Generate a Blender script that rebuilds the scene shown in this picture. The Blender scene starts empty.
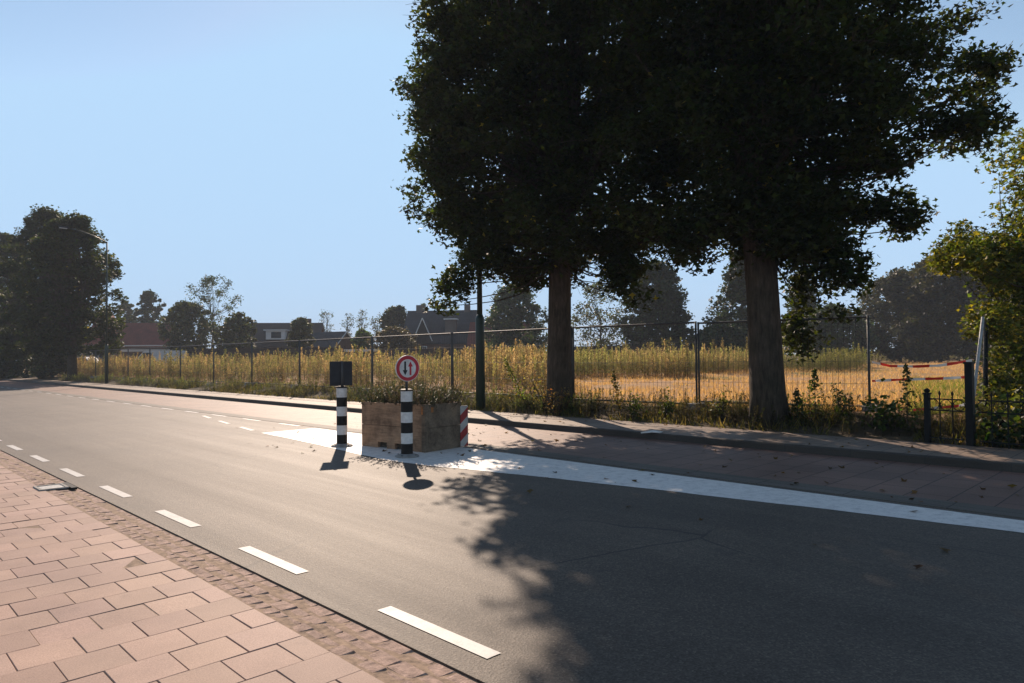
import bpy, bmesh, math, random
import numpy as np
from mathutils import Vector, Matrix

# ------------------------------------------------------------------ camera, sky, sun, exposure
scene = bpy.context.scene
COL = scene.collection
H_EYE, FPX, PITCH, ROLL = 1.55, 703.2, 0.0222, 0.0095
cam_d = bpy.data.cameras.new('camera')
cam_d.sensor_width = 36.0
cam_d.lens = FPX / 1024 * 36.0
cam_d.clip_start = 0.05
cam_d.clip_end = 4000
cam = bpy.data.objects.new('camera', cam_d)
COL.objects.link(cam)
cam.matrix_world = (Matrix.Translation((0, 0, H_EYE)) @ Matrix.Rotation(math.pi/2 + PITCH, 4, 'X')
                    @ Matrix.Rotation(-ROLL, 4, 'Z'))
scene.camera = cam

SUN_EL, SUN_AZ = math.radians(29.9), math.radians(-11.4)      # azimuth clockwise from +Y
SUN = Vector((math.sin(SUN_AZ)*math.cos(SUN_EL), math.cos(SUN_AZ)*math.cos(SUN_EL), math.sin(SUN_EL)))
world = bpy.data.worlds.new('World')
scene.world = world
world.use_nodes = True
wn = world.node_tree
bg = wn.nodes['Background']
sky = wn.nodes.new('ShaderNodeTexSky')
sky.sky_type = 'NISHITA'
sky.sun_disc = False
sky.sun_elevation = SUN_EL
sky.sun_rotation = SUN_AZ
sky.altitude = 0
sky.air_density = 1.0
sky.dust_density = 0.05
sky.ozone_density = 3.0
tone = wn.nodes.new('ShaderNodeMix')                       # slightly milky late-summer air
tone.data_type = 'RGBA'; tone.blend_type = 'MULTIPLY'
tone.inputs['Factor'].default_value = 1.0
wn.links.new(sky.outputs[0], tone.inputs[6])
tone.inputs[7].default_value = (1.22, 1.07, .90, 1)
cap = wn.nodes.new('ShaderNodeMix')                        # the white band over the horizon held to the haze's blue
cap.data_type = 'RGBA'; cap.blend_type = 'DARKEN'
cap.inputs['Factor'].default_value = 1.0
wn.links.new(tone.outputs[2], cap.inputs[6])
cap.inputs[7].default_value = (3.15, 4.7, 6.5, 1)
wn.links.new(cap.outputs[2], bg.inputs['Color'])
bg.inputs['Strength'].default_value = 0.11
sun_d = bpy.data.lights.new('sun', 'SUN')
sun_d.energy = 5.0
sun_d.angle = math.radians(0.5)
sun_d.color = (1.0, 0.80, 0.63)
sun = bpy.data.objects.new('sun', sun_d)
COL.objects.link(sun)
sun.rotation_euler = (-SUN).to_track_quat('-Z', 'Y').to_euler()
sun.location = SUN * 60
scene.view_settings.view_transform = 'Standard'
scene.view_settings.look = 'None'
scene.view_settings.gamma = 1.0
scene.view_settings.exposure = 0.5
scene.cycles.use_denoising = True
scene.cycles.max_bounces = 8
scene.cycles.transparent_max_bounces = 8
scene.cycles.sample_clamp_indirect = 6

# ------------------------------------------------------------------ frames of reference
TH = 0.7763                       # the road's frame: local x runs across the road (b), local y along it (a)
UX, UY = -math.sin(TH), math.cos(TH)
NX, NY = math.cos(TH), math.sin(TH)
def R(a, b, z=0.0):
    return Vector((a*UX + b*NX, a*UY + b*NY, z))
_cr, _sr, _cp, _sp = math.cos(ROLL), math.sin(ROLL), math.cos(PITCH), math.sin(PITCH)
_rt0, _up0, _fw = Vector((1, 0, 0)), Vector((0, -_sp, _cp)), Vector((0, _cp, _sp))
_rt = _rt0*_cr - _up0*_sr
_up = _up0*_cr + _rt0*_sr
def at(x, y, Y):                  # a point seen at pixel x, y and Y metres ahead
    d = _fw*FPX + _rt*(x-512) - _up*(y-341.5)
    return Vector((0, 0, H_EYE)) + d*(Y/d.y)
def gnd(x, y, z=0.0):
    d = _fw*FPX + _rt*(x-512) - _up*(y-341.5)
    return Vector((0, 0, H_EYE)) + d*((z-H_EYE)/d.z)
def ab(P): return P.x*UX + P.y*UY, P.x*NX + P.y*NY

def _hash2(i, j, s):
    v = np.sin(i*127.1 + j*311.7 + s*74.7)*43758.5453
    return v - np.floor(v)
def vnoise(x, y, s=0):
    x = np.asarray(x, float); y = np.asarray(y, float)
    xi, yi = np.floor(x), np.floor(y)
    fx, fy = x-xi, y-yi
    fx = fx*fx*(3-2*fx); fy = fy*fy*(3-2*fy)
    return ((_hash2(xi, yi, s)*(1-fx) + _hash2(xi+1, yi, s)*fx)*(1-fy)
            + (_hash2(xi, yi+1, s)*(1-fx) + _hash2(xi+1, yi+1, s)*fx)*fy)
def ground_z(x, y):
    x = np.asarray(x, float); y = np.asarray(y, float)
    b = x*NX + y*NY
    z = np.interp(b, [-500, 12.4, 12.62, 13.2, 14.2, 16, 60, 200, 900], [-.08, -.08, .09, .16, .36, .40, .62, .8, .8])
    amp = np.clip((b-12.7)/1.5, 0, 1)
    return z + amp*((vnoise(x*.35, y*.35, 1)-.5)*.14 + (vnoise(x*1.7, y*1.7, 2)-.5)*.07)

# ------------------------------------------------------------------ materials
def new_mat(name):
    m = bpy.data.materials.new(name)
    m.use_nodes = True
    nt = m.node_tree
    return m, nt, nt.nodes['Principled BSDF']
def N(nt, kind, **kw):
    n = nt.nodes.new(kind)
    for k, v in kw.items():
        if hasattr(n, k): setattr(n, k, v)
        else: n.inputs[k.replace('_', ' ')].default_value = v
    return n
def coords(nt, kind='Object'):
    return nt.nodes.new('ShaderNodeTexCoord').outputs[kind]
def noise(nt, co, scale, detail=4, rough=.6):
    n = nt.nodes.new('ShaderNodeTexNoise')
    n.inputs['Scale'].default_value = scale
    n.inputs['Detail'].default_value = detail
    n.inputs['Roughness'].default_value = rough
    nt.links.new(co, n.inputs['Vector'])
    return n.outputs['Fac']
def ramp(nt, fac, stops):
    r = nt.nodes.new('ShaderNodeValToRGB')
    e = r.color_ramp.elements
    while len(e) < len(stops): e.new(.5)
    for el, (p, c) in zip(e, stops):
        el.position = p
        el.color = (*c, 1) if len(c) == 3 else c
    nt.links.new(fac, r.inputs['Fac'])
    return r.outputs['Color']
def mixc(nt, fac, a, b, mode='MIX'):
    m = nt.nodes.new('ShaderNodeMix')
    m.data_type = 'RGBA'; m.blend_type = mode
    for s, v in ((m.inputs['Factor'], fac), (m.inputs[6], a), (m.inputs[7], b)):
        if isinstance(v, bpy.types.NodeSocket): nt.links.new(v, s)
        elif isinstance(v, (tuple, list)): s.default_value = (*v, 1)
        else: s.default_value = v
    return m.outputs[2]
def bump(nt, p, h, strength=.3, dist=.01):
    b = nt.nodes.new('ShaderNodeBump')
    b.inputs['Strength'].default_value = strength
    b.inputs['Distance'].default_value = dist
    nt.links.new(h, b.inputs['Height'])
    nt.links.new(b.outputs[0], p.inputs['Normal'])
def plain(name, c, rough=.6, metal=0.0, var=.25, scale=6.0, bumpy=0.0, spec=.4):
    m, nt, p = new_mat(name)
    co = coords(nt)
    f = noise(nt, co, scale, 5)
    lo = tuple(x*(1-var) for x in c); hi = tuple(min(1, x*(1+var)) for x in c)
    nt.links.new(ramp(nt, f, [(.3, lo), (.7, hi)]), p.inputs['Base Color'])
    p.inputs['Roughness'].default_value = rough
    p.inputs['Metallic'].default_value = metal
    p.inputs['Specular IOR Level'].default_value = spec
    if bumpy: bump(nt, p, noise(nt, co, scale*6, 4), bumpy, .01)
    return m

def foliage(name, trans=.42, rough=.55, tcol=(1.25, 1.45, .6), spec=.2):
    # leaf: the point colour 'tint' holds each leaf's own hue; light passes through the blade
    m, nt, p = new_mat(name)
    a = nt.nodes.new('ShaderNodeAttribute'); a.attribute_name = 'tint'
    nt.links.new(a.outputs['Color'], p.inputs['Base Color'])
    p.inputs['Roughness'].default_value = rough
    p.inputs['Specular IOR Level'].default_value = spec
    t = nt.nodes.new('ShaderNodeBsdfTranslucent')
    nt.links.new(mixc(nt, 1.0, a.outputs['Color'], tcol, 'MULTIPLY'), t.inputs['Color'])
    mx = nt.nodes.new('ShaderNodeMixShader')
    mx.inputs[0].default_value = trans
    nt.links.new(p.outputs[0], mx.inputs[1]); nt.links.new(t.outputs[0], mx.inputs[2])
    nt.links.new(mx.outputs[0], nt.nodes['Material Output'].inputs['Surface'])
    return m

def asphalt_mat():
    m, nt, p = new_mat('asphalt')
    co = coords(nt)
    v = nt.nodes.new('ShaderNodeTexVoronoi'); v.inputs['Scale'].default_value = 85
    nt.links.new(co, v.inputs['Vector'])
    chips = ramp(nt, v.outputs['Color'], [(0, (.032, .026, .020)), (.45, (.076, .062, .049)), (.8, (.135, .112, .088)), (1, (.23, .195, .155))])
    fine = noise(nt, co, 160, 3)
    c1 = mixc(nt, .35, chips, ramp(nt, fine, [(.35, (.044, .037, .031)), (.7, (.145, .12, .095))]))
    big = noise(nt, co, .45, 7, .65)
    c2 = mixc(nt, 1.0, c1, ramp(nt, big, [(.3, (.78, .75, .74)), (.7, (1.2, 1.14, 1.10))]), 'MULTIPLY')
    # streaks worn along the wheel tracks
    mp = nt.nodes.new('ShaderNodeMapping'); mp.inputs['Scale'].default_value = (1.5, .06, 1)
    nt.links.new(co, mp.inputs['Vector'])
    st = noise(nt, mp.outputs[0], 1.6, 6, .65)
    c3 = mixc(nt, 1.0, c2, ramp(nt, st, [(.3, (.86, .85, .84)), (.68, (1.10, 1.08, 1.06))]), 'MULTIPLY')
    # oil drips and dark stains
    sp = noise(nt, co, 2.3, 3, .5)
    c3 = mixc(nt, ramp(nt, sp, [(.66, (0, 0, 0)), (.76, (.45, .45, .45))]), c3, (.035, .031, .028))
    # hairline cracks, only in patches
    w = nt.nodes.new('ShaderNodeTexVoronoi'); w.feature = 'DISTANCE_TO_EDGE'; w.inputs['Scale'].default_value = .55
    wob = nt.nodes.new('ShaderNodeMix'); wob.data_type = 'RGBA'; wob.inputs['Factor'].default_value = .12
    nz = nt.nodes.new('ShaderNodeTexNoise'); nz.inputs['Scale'].default_value = 2.2; nz.inputs['Detail'].default_value = 6
    nt.links.new(co, nz.inputs['Vector']); nt.links.new(co, wob.inputs[6]); nt.links.new(nz.outputs['Color'], wob.inputs[7])
    nt.links.new(wob.outputs[2], w.inputs['Vector'])
    crack = ramp(nt, w.outputs['Distance'], [(.0035, (.8, .8, .8)), (.008, (0, 0, 0))])
    msk = ramp(nt, noise(nt, co, .22, 2), [(.50, (0, 0, 0)), (.60, (1, 1, 1))])
    c3 = mixc(nt, mixc(nt, 1.0, crack, msk, 'MULTIPLY'), c3, (.022, .02, .018))
    nt.links.new(c3, p.inputs['Base Color'])
    nt.links.new(ramp(nt, st, [(.3, (.73, .73, .73)), (.7, (.67, .67, .67))]), p.inputs['Roughness'])
    p.inputs['Specular IOR Level'].default_value = .36
    h = nt.nodes.new('ShaderNodeMath'); h.operation = 'ADD'
    nt.links.new(v.outputs['Distance'], h.inputs[0]); nt.links.new(fine, h.inputs[1])
    bump(nt, p, h.outputs[0], .5, .004)
    return m

def paint_mat(name, wear=.5, base=(.78, .77, .74)):
    m, nt, p = new_mat(name)
    co = coords(nt)
    f = noise(nt, co, 9, 8, .75)
    g = noise(nt, co, 60, 4, .7)
    c = ramp(nt, f, [(.30, tuple(x*(1-wear) for x in base)), (.52, tuple(x*(1-.25*wear) for x in base)), (.75, base)])
    c = mixc(nt, .3*wear, c, ramp(nt, g, [(.35, (.25, .24, .23)), (.6, base)]))
    nt.links.new(c, p.inputs['Base Color'])
    p.inputs['Roughness'].default_value = .6
    p.inputs['Specular IOR Level'].default_value = .3
    bump(nt, p, g, .3, .003)
    return m

def paver_mat():
    m, nt, p = new_mat('red_concrete_paver')
    co = coords(nt)
    a = nt.nodes.new('ShaderNodeAttribute'); a.attribute_name = 'tint'
    g = noise(nt, co, 130, 4, .75)
    c = mixc(nt, 1.0, a.outputs['Color'], ramp(nt, g, [(.3, (.66, .64, .62)), (.7, (1.26, 1.25, 1.24))]), 'MULTIPLY')
    f = noise(nt, co, 1.3, 7, .65)
    c = mixc(nt, 1.0, c, ramp(nt, f, [(.3, (.76, .74, .74)), (.68, (1.08, 1.07, 1.06))]), 'MULTIPLY')
    s_ = noise(nt, co, 5.5, 5, .6)
    c = mixc(nt, ramp(nt, s_, [(.64, (0, 0, 0)), (.74, (.5, .5, .5))]), c, (.17, .11, .09))
    nt.links.new(c, p.inputs['Base Color'])
    p.inputs['Roughness'].default_value = .72
    p.inputs['Specular IOR Level'].default_value = .35
    bump(nt, p, g, .35, .003)
    return m

def brick_strip_mat(name, c1, c2, mortar, bw, rh, off=.5, rough=.75, spec=.3):
    m, nt, p = new_mat(name)
    co = coords(nt)
    b = nt.nodes.new('ShaderNodeTexBrick')
    b.inputs['Scale'].default_value = 1.0
    b.inputs['Brick Width'].default_value = bw
    b.inputs['Row Height'].default_value = rh
    b.inputs['Mortar Size'].default_value = .008
    b.inputs['Mortar Smooth'].default_value = .2
    b.inputs['Color1'].default_value = (*c1, 1); b.inputs['Color2'].default_value = (*c2, 1)
    b.inputs['Mortar'].default_value = (*mortar, 1)
    b.offset = off
    nt.links.new(co, b.inputs['Vector'])
    g = noise(nt, co, 55, 4, .7)
    c = mixc(nt, 1.0, b.outputs['Color'], ramp(nt, g, [(.3, (.75, .75, .75)), (.7, (1.15, 1.15, 1.15))]), 'MULTIPLY')
    f = noise(nt, co, .8, 6)
    c = mixc(nt, 1.0, c, ramp(nt, f, [(.3, (.75, .74, .72)), (.7, (1.1, 1.1, 1.1))]), 'MULTIPLY')
    nt.links.new(c, p.inputs['Base Color'])
    p.inputs['Roughness'].default_value = rough
    p.inputs['Specular IOR Level'].default_value = spec
    inv = nt.nodes.new('ShaderNodeMath'); inv.operation = 'MULTIPLY_ADD'
    nt.links.new(b.outputs['Fac'], inv.inputs[0]); inv.inputs[1].default_value = -1.0
    nt.links.new(g, inv.inputs[2])
    bump(nt, p, inv.outputs[0], .5, .006)
    return m

def ground_mat():
    m, nt, p = new_mat('dry_ground')
    co = coords(nt)
    f = noise(nt, co, .16, 6, .65)
    g = noise(nt, co, 4.0, 6, .7)
    h = noise(nt, co, 45, 4, .7)
    straw = ramp(nt, g, [(.25, (.24, .135, .065)), (.5, (.42, .245, .115)), (.75, (.50, .34, .18))])
    green = ramp(nt, g, [(.3, (.06, .085, .018)), (.7, (.16, .19, .05))])
    c = mixc(nt, ramp(nt, f, [(.52, (0, 0, 0)), (.66, (1, 1, 1))]), straw, green)
    soil = ramp(nt, g, [(.3, (.055, .042, .028)), (.7, (.14, .105, .065))])
    # soil along the verge: distance across the road (local x)
    sx = nt.nodes.new('ShaderNodeSeparateXYZ'); nt.links.new(co, sx.inputs[0])
    mr = nt.nodes.new('ShaderNodeMapRange')
    mr.inputs['From Min'].default_value = 13.9; mr.inputs['From Max'].default_value = 15.2
    nt.links.new(sx.outputs['X'], mr.inputs['Value'])
    c = mixc(nt, mr.outputs[0], soil, c)
    c = mixc(nt, 1.0, c, ramp(nt, h, [(.3, (.7, .7, .7)), (.7, (1.2, 1.2, 1.2))]), 'MULTIPLY')
    nt.links.new(c, p.inputs['Base Color'])
    p.inputs['Roughness'].default_value = .9
    p.inputs['Specular IOR Level'].default_value = .1
    bump(nt, p, h, .8, .03)
    return m

def bark_mat(name, c=(.10, .085, .065)):
    m, nt, p = new_mat(name)
    co = coords(nt)
    mp = nt.nodes.new('ShaderNodeMapping'); mp.inputs['Scale'].default_value = (9, 9, 1.6)
    nt.links.new(co, mp.inputs['Vector'])
    f = noise(nt, mp.outputs[0], 2.2, 7, .7)
    g = noise(nt, co, 1.7, 4)
    k = ramp(nt, f, [(.3, tuple(x*.45 for x in c)), (.55, c), (.75, tuple(x*1.7 for x in c))])
    k = mixc(nt, 1.0, k, ramp(nt, g, [(.35, (.75, .78, .7)), (.65, (1.2, 1.15, 1.1))]), 'MULTIPLY')
    nt.links.new(k, p.inputs['Base Color'])
    p.inputs['Roughness'].default_value = .9
    p.inputs['Specular IOR Level'].default_value = .15
    bump(nt, p, f, .9, .05)
    return m

def wood_mat(name, c, axis_scale=(1.2, 14, 14)):
    m, nt, p = new_mat(name)
    co = coords(nt)
    mp = nt.nodes.new('ShaderNodeMapping'); mp.inputs['Scale'].default_value = axis_scale
    nt.links.new(co, mp.inputs['Vector'])
    f = noise(nt, mp.outputs[0], 2.5, 8, .7)
    g = noise(nt, co, 3.5, 5)
    k = ramp(nt, f, [(.28, tuple(x*.55 for x in c)), (.5, c), (.75, tuple(x*1.35 for x in c))])
    k = mixc(nt, 1.0, k, ramp(nt, g, [(.34, (.42, .39, .37)), (.52, (.9, .88, .86)), (.7, (1.25, 1.15, 1.05))]), 'MULTIPLY')
    nt.links.new(k, p.inputs['Base Color'])
    p.inputs['Roughness'].default_value = .8
    p.inputs['Specular IOR Level'].default_value = .2
    bump(nt, p, f, .5, .006)
    return m

def stripe_mat():                         # slanting red and white bands of a hazard board (local x across, z up)
    m, nt, p = new_mat('hazard_stripes')
    co = coords(nt)
    sx = nt.nodes.new('ShaderNodeSeparateXYZ'); nt.links.new(co, sx.inputs[0])
    a = nt.nodes.new('ShaderNodeMath'); a.operation = 'MULTIPLY_ADD'
    nt.links.new(sx.outputs['X'], a.inputs[0]); a.inputs[1].default_value = -.8
    nt.links.new(sx.outputs['Z'], a.inputs[2])
    b = nt.nodes.new('ShaderNodeMath'); b.operation = 'MULTIPLY'; b.inputs[1].default_value = 1/.30
    nt.links.new(a.outputs[0], b.inputs[0])
    f = nt.nodes.new('ShaderNodeMath'); f.operation = 'FRACT'
    nt.links.new(b.outputs[0], f.inputs[0])
    s = nt.nodes.new('ShaderNodeMath'); s.operation = 'GREATER_THAN'; s.inputs[1].default_value = .5
    nt.links.new(f.outputs[0], s.inputs[0])
    c = mixc(nt, s.outputs[0], (.50, .46, .42), (.36, .022, .022))
    d = noise(nt, co, 9, 6)
    c = mixc(nt, 1.0, c, ramp(nt, d, [(.3, (.7, .69, .67)), (.6, (1, 1, 1))]), 'MULTIPLY')
    nt.links.new(c, p.inputs['Base Color'])
    p.inputs['Roughness'].default_value = .5
    return m

def tape_mat():                           # red and white lengths along the tape, from the 'along' coordinate in the mesh
    m, nt, p = new_mat('barrier_tape_plastic')
    a = nt.nodes.new('ShaderNodeAttribute'); a.attribute_name = 'tint'
    nt.links.new(a.outputs['Color'], p.inputs['Base Color'])
    p.inputs['Roughness'].default_value = .4
    t = nt.nodes.new('ShaderNodeBsdfTranslucent')
    nt.links.new(a.outputs['Color'], t.inputs['Color'])
    mx = nt.nodes.new('ShaderNodeMixShader'); mx.inputs[0].default_value = .55
    nt.links.new(p.outputs[0], mx.inputs[1]); nt.links.new(t.outputs[0], mx.inputs[2])
    nt.links.new(mx.outputs[0], nt.nodes['Material Output'].inputs['Surface'])
    return m

M = {}
M['asphalt'] = asphalt_mat()
M['line'] = paint_mat('road_paint', .45, (.60, .575, .54))
M['island'] = paint_mat('worn_white_paint', .42, (.84, .80, .75))
M['paver'] = paver_mat()
M['sand'] = plain('joint_sand', (.26, .185, .13), .95, var=.5, scale=20, bumpy=.5)
M['sett'] = plain('stone_sett', (.36, .25, .20), .8, var=.45, scale=18, bumpy=.9, spec=.2)
M['gutter'] = brick_strip_mat('gutter_concrete', (.14, .12, .10), (.12, .105, .085), (.06, .05, .045), .2, 1.0)
M['parking'] = brick_strip_mat('parking_brick', (.23, .135, .10), (.18, .105, .082), (.055, .038, .03), .62, .42, .5, .68, .28)
M['kerb'] = brick_strip_mat('shaded_kerb_concrete', (.075, .062, .05), (.06, .05, .042), (.05, .045, .04), 2.0, 1.0, 0)  # shade of the kerb face put into its colour; footpath tile covers the top
M['footpath'] = brick_strip_mat('footpath_tile', (.25, .18, .13), (.20, .145, .11), (.08, .06, .05), .3, .3, .5, .7, .28)
M['ground'] = ground_mat()
M['bark'] = bark_mat('tree_bark', (.085, .064, .047))
M['bark_far'] = bark_mat('far_bark', (.06, .05, .04))
M['leaf_near'] = foliage('maple_leaf', .45, .55, (2.0, 2.1, .6))
M['leaf'] = foliage('far_leaf', .35)
M['weed'] = foliage('weed_blade', .6, .85, (1.4, 1.3, .95), .08)
M['grass'] = foliage('grass_blade', .55, .85, (1.4, 1.3, .8), .08)
M['galv'] = plain('galvanised_steel', (.07, .07, .068), .6, .2, .2, 9)
M['wire'] = plain('fence_wire', (.06, .06, .06), .7, 0, .2, 9, 0, .1)
M['darkgreen'] = plain('dark_green_paint', (.018, .035, .026), .45, 0, .2, 8)
M['blackiron'] = plain('black_iron', (.008, .008, .008), .6, 0, .3, 9, 0, .2)
M['concrete'] = plain('concrete', (.26, .245, .225), .85, 0, .3, 7, .4)
M['planter'] = wood_mat('weathered_board', (.36, .22, .135))
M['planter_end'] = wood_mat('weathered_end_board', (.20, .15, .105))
M['orange'] = plain('orange_rust_stain', (.38, .14, .035), .8, 0, .4, 20)
M['white_pl'] = plain('white_plastic', (.70, .655, .60), .55, 0, .2, 11, 0, .3)
M['black_pl'] = plain('black_plastic', (.008, .008, .008), .6, 0, .3, 8, 0, .2)
M['grey_pl'] = plain('grey_metal_back', (.032, .034, .038), .6, 0, .25, 8, 0, .2)
M['red_sign'] = plain('red_sign_sheet', (.50, .02, .035), .45, 0, .1, 8)
M['black_sign'] = plain('black_sign_sheet', (.012, .012, .012), .45, 0, .1, 8)
M['stripes'] = stripe_mat()
M['tape'] = tape_mat()
M['soil'] = plain('dark_soil', (.05, .038, .026), .95, 0, .4, 20, .8)
M['roof_red'] = brick_strip_mat('red_roof_tile', (.24, .06, .04), (.19, .05, .035), (.06, .02, .016), .3, .35)
M['roof_brown'] = brick_strip_mat('brown_roof_tile', (.085, .062, .05), (.07, .05, .042), (.03, .022, .02), .3, .35)
M['roof_slate'] = brick_strip_mat('slate_roof_tile', (.055, .055, .06), (.045, .045, .05), (.02, .02, .02), .3, .35)
M['brick'] = brick_strip_mat('house_brick', (.15, .08, .06), (.12, .065, .05), (.14, .12, .11), .22, .07)
M['white_trim'] = plain('white_trim_paint', (.62, .61, .59), .55, 0, .06, 3)
M['glass'] = plain('window_glass', (.03, .04, .05), .3, 0, .3, 2, 0, .3)
M['fencewood'] = wood_mat('dark_fence_wood', (.060, .043, .035), (14, 14, 1.2))
M['van_white'] = plain('white_car_paint', (.72, .73, .74), .3, 0, .04, 2, 0, .5)
M['car_silver'] = plain('silver_car_paint', (.35, .36, .38), .55, 0, .05, 2, 0, .2)
M['tyre'] = plain('tyre_rubber', (.02, .02, .02), .85, 0, .3, 12)
M['steel_plate'] = plain('worn_steel_plate', (.34, .34, .33), .6, .1, .3, 14, .4)
M['lamp_glass'] = plain('lamp_lens', (.45, .45, .43), .3, 0, .1, 4)

# ------------------------------------------------------------------ mesh helpers
class MB:
    def __init__(s): s.v = []; s.f = []
    def add(s, vs, fs):
        o = len(s.v); s.v += [tuple(v) for v in vs]; s.f += [tuple(i+o for i in f) for f in fs]; return s
    def box(s, c, size, rz=0.0, rot=None):
        hx, hy, hz = size[0]/2, size[1]/2, size[2]/2
        m = rot if rot is not None else Matrix.Rotation(rz, 3, 'Z')
        vs = [Vector(c) + m @ Vector((x*hx, y*hy, z*hz)) for z in (-1, 1) for y in (-1, 1) for x in (-1, 1)]
        return s.add(vs, [(0, 2, 3, 1), (4, 5, 7, 6), (0, 1, 5, 4), (2, 6, 7, 3), (0, 4, 6, 2), (1, 3, 7, 5)])
    def tube(s, pts, rad, n=8, caps=True):
        pts = [Vector(p) for p in pts]
        if not isinstance(rad, (list, tuple)): rad = [rad]*len(pts)
        vs = []; k = len(pts)
        ref = None
        for i, p in enumerate(pts):
            t = (pts[min(i+1, k-1)] - pts[max(i-1, 0)]).normalized()
            if ref is None: ref = Vector((1, 0, 0)) if abs(t.x) < .9 else Vector((0, 1, 0))
            e1 = (ref - t*ref.dot(t)).normalized(); e2 = t.cross(e1); ref = e1
            for j in range(n):
                an = 2*math.pi*j/n
                vs.append(p + (e1*math.cos(an) + e2*math.sin(an))*rad[i])
        fs = [(i*n+j, i*n+(j+1) % n, (i+1)*n+(j+1) % n, (i+1)*n+j) for i in range(k-1) for j in range(n)]
        if caps: fs += [tuple(range(n-1, -1, -1)), tuple((k-1)*n+j for j in range(n))]
        return s.add(vs, fs)
    def prism(s, poly, vec):
        n = len(poly); vec = Vector(vec)
        vs = [Vector(p) for p in poly] + [Vector(p)+vec for p in poly]
        fs = [tuple(range(n-1, -1, -1)), tuple(range(n, 2*n))]
        fs += [(i, (i+1) % n, n+(i+1) % n, n+i) for i in range(n)]
        return s.add(vs, fs)
    def build(s, name, mat, parent=None, smooth=False, loc=None, rz=None):
        me = bpy.data.meshes.new(name)
        me.from_pydata(s.v, [], s.f); me.update()
        me.polygons.foreach_set('use_smooth', [bool(smooth)]*len(me.polygons))
        me.materials.append(mat)
        return link(name, me, parent, loc, rz)
def link(name, me, parent=None, loc=None, rz=None):
    o = bpy.data.objects.new(name, me); COL.objects.link(o)
    if parent: o.parent = parent
    if loc is not None: o.location = loc
    if rz is not None: o.rotation_euler.z = rz
    return o
def np_mesh(name, V, F, mat, tint=None, parent=None, smooth=False, loc=None, rz=None):
    me = bpy.data.meshes.new(name)
    F = np.asarray(F, np.int32); k = F.shape[1]
    me.vertices.add(len(V)); me.vertices.foreach_set('co', np.asarray(V, np.float32).ravel())
    me.loops.add(F.size); me.loops.foreach_set('vertex_index', F.ravel())
    me.polygons.add(len(F))
    me.polygons.foreach_set('loop_start', np.arange(len(F), dtype=np.int32)*k)
    me.polygons.foreach_set('loop_total', np.full(len(F), k, np.int32))
    me.polygons.foreach_set('use_smooth', np.full(len(F), bool(smooth)))
    me.update(calc_edges=True)
    if tint is not None:
        a = me.attributes.new('tint', 'FLOAT_COLOR', 'POINT')
        c = np.ones((len(V), 4), np.float32); c[:, :3] = tint
        a.data.foreach_set('color', c.ravel())
    me.materials.append(mat)
    return link(name, me, parent, loc, rz)
def thing(name, label, cat, loc=(0, 0, 0), rz=0.0, group=None):
    o = bpy.data.objects.new(name, None); COL.objects.link(o)
    o.empty_display_size = .2
    o.location = loc; o.rotation_euler = (0, 0, rz)
    return tag(o, label, cat, group)
def tag(o, label, cat, group=None, kind=None):
    o['label'] = label; o['category'] = cat
    if group: o['group'] = group
    if kind: o['kind'] = kind
    return o
def struct(o, label=None, cat=None):
    o['kind'] = 'structure'
    if label: o['label'] = label
    if cat: o['category'] = cat
    return o
def copy_tree(o, parent=None):
    c = o.copy(); COL.objects.link(c)
    if parent: c.parent = parent
    for ch in o.children: copy_tree(ch, c)
    return c

rng = np.random.default_rng(7)
rnd = random.Random(11)

# ------------------------------------------------------------------ ground, road, pavements (all built in the road's frame)
def build_ground():
    bs = np.concatenate([-np.geomspace(900, 6, 14), np.arange(-4, 12, 2.0), np.arange(12, 17, .2), np.arange(17, 40, 1.0), np.geomspace(41, 900, 26)])
    as_ = np.concatenate([-np.geomspace(900, 8, 14), np.arange(-6, 34, .4), np.arange(34, 80, 1.5), np.geomspace(82, 900, 20)])
    B, A = np.meshgrid(bs, as_)
    X = A*UX + B*NX; Y = A*UY + B*NY
    Z = ground_z(X, Y)
    V = np.stack([B.ravel(), A.ravel(), Z.ravel()], 1)
    nb = len(bs)
    i, j = np.meshgrid(np.arange(len(as_)-1), np.arange(nb-1), indexing='ij')
    q = (i*nb+j).ravel()
    F = np.stack([q, q+1, q+nb+1, q+nb], 1)
    struct(np_mesh('ground', V, F, M['ground'], None, None, True, (0, 0, 0), TH))
build_ground()

def strip(name, b0, b1, a0, a1, z, mat, parent=None, thick=0.0):
    mb = MB()
    mb.box(((b0+b1)/2, (a0+a1)/2, z-thick/2 if thick else z), (b1-b0, a1-a0, thick)) if thick else \
        mb.add([(b0, a0, z), (b1, a0, z), (b1, a1, z), (b0, a1, z)], [(0, 1, 2, 3)])
    return mb.build(name, mat, parent, rz=None if parent else TH)
A0, A1 = -60.0, 260.0
road = struct(strip('road', 2.27, 8.02, A0, A1, 0.0, M['asphalt'], None, .07))
def dash(b, a0, a1, w=.1, skew=0.0):
    MB().add([(b, a0, .004), (b+w, a0, .004), (b+w+skew, a1, .004), (b+skew, a1, .004)], [(0, 1, 2, 3)]).build('edge_dash', M['line'], road)
for k in range(-2, 24):
    dash(2.45, 2.72+2.03*k-.02, 3.72+2.03*k-.02)
for k in range(0, 24):
    dash(7.86, 15.1+2.06*k, 16.1+2.06*k)
for a, b, b2 in ((19.0, 7.34, 7.53), (17.0, 7.00, 7.17), (14.95, 6.68, 6.84)):
    dash(b, a, a+1.0, .1, b2-b)
isl = [(7.9, -30.0), (7.9, 14.36), (6.62, 14.32), (6.40, 11.5), (6.20, 9.9), (6.15, 8.9), (6.22, 8.1), (6.40, 7.36), (6.62, 6.3),
       (6.86, 4.9), (7.18, 2.8), (7.36, 1.3), (7.42, -4.0), (7.42, -30.0)]
isl2 = []
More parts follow.
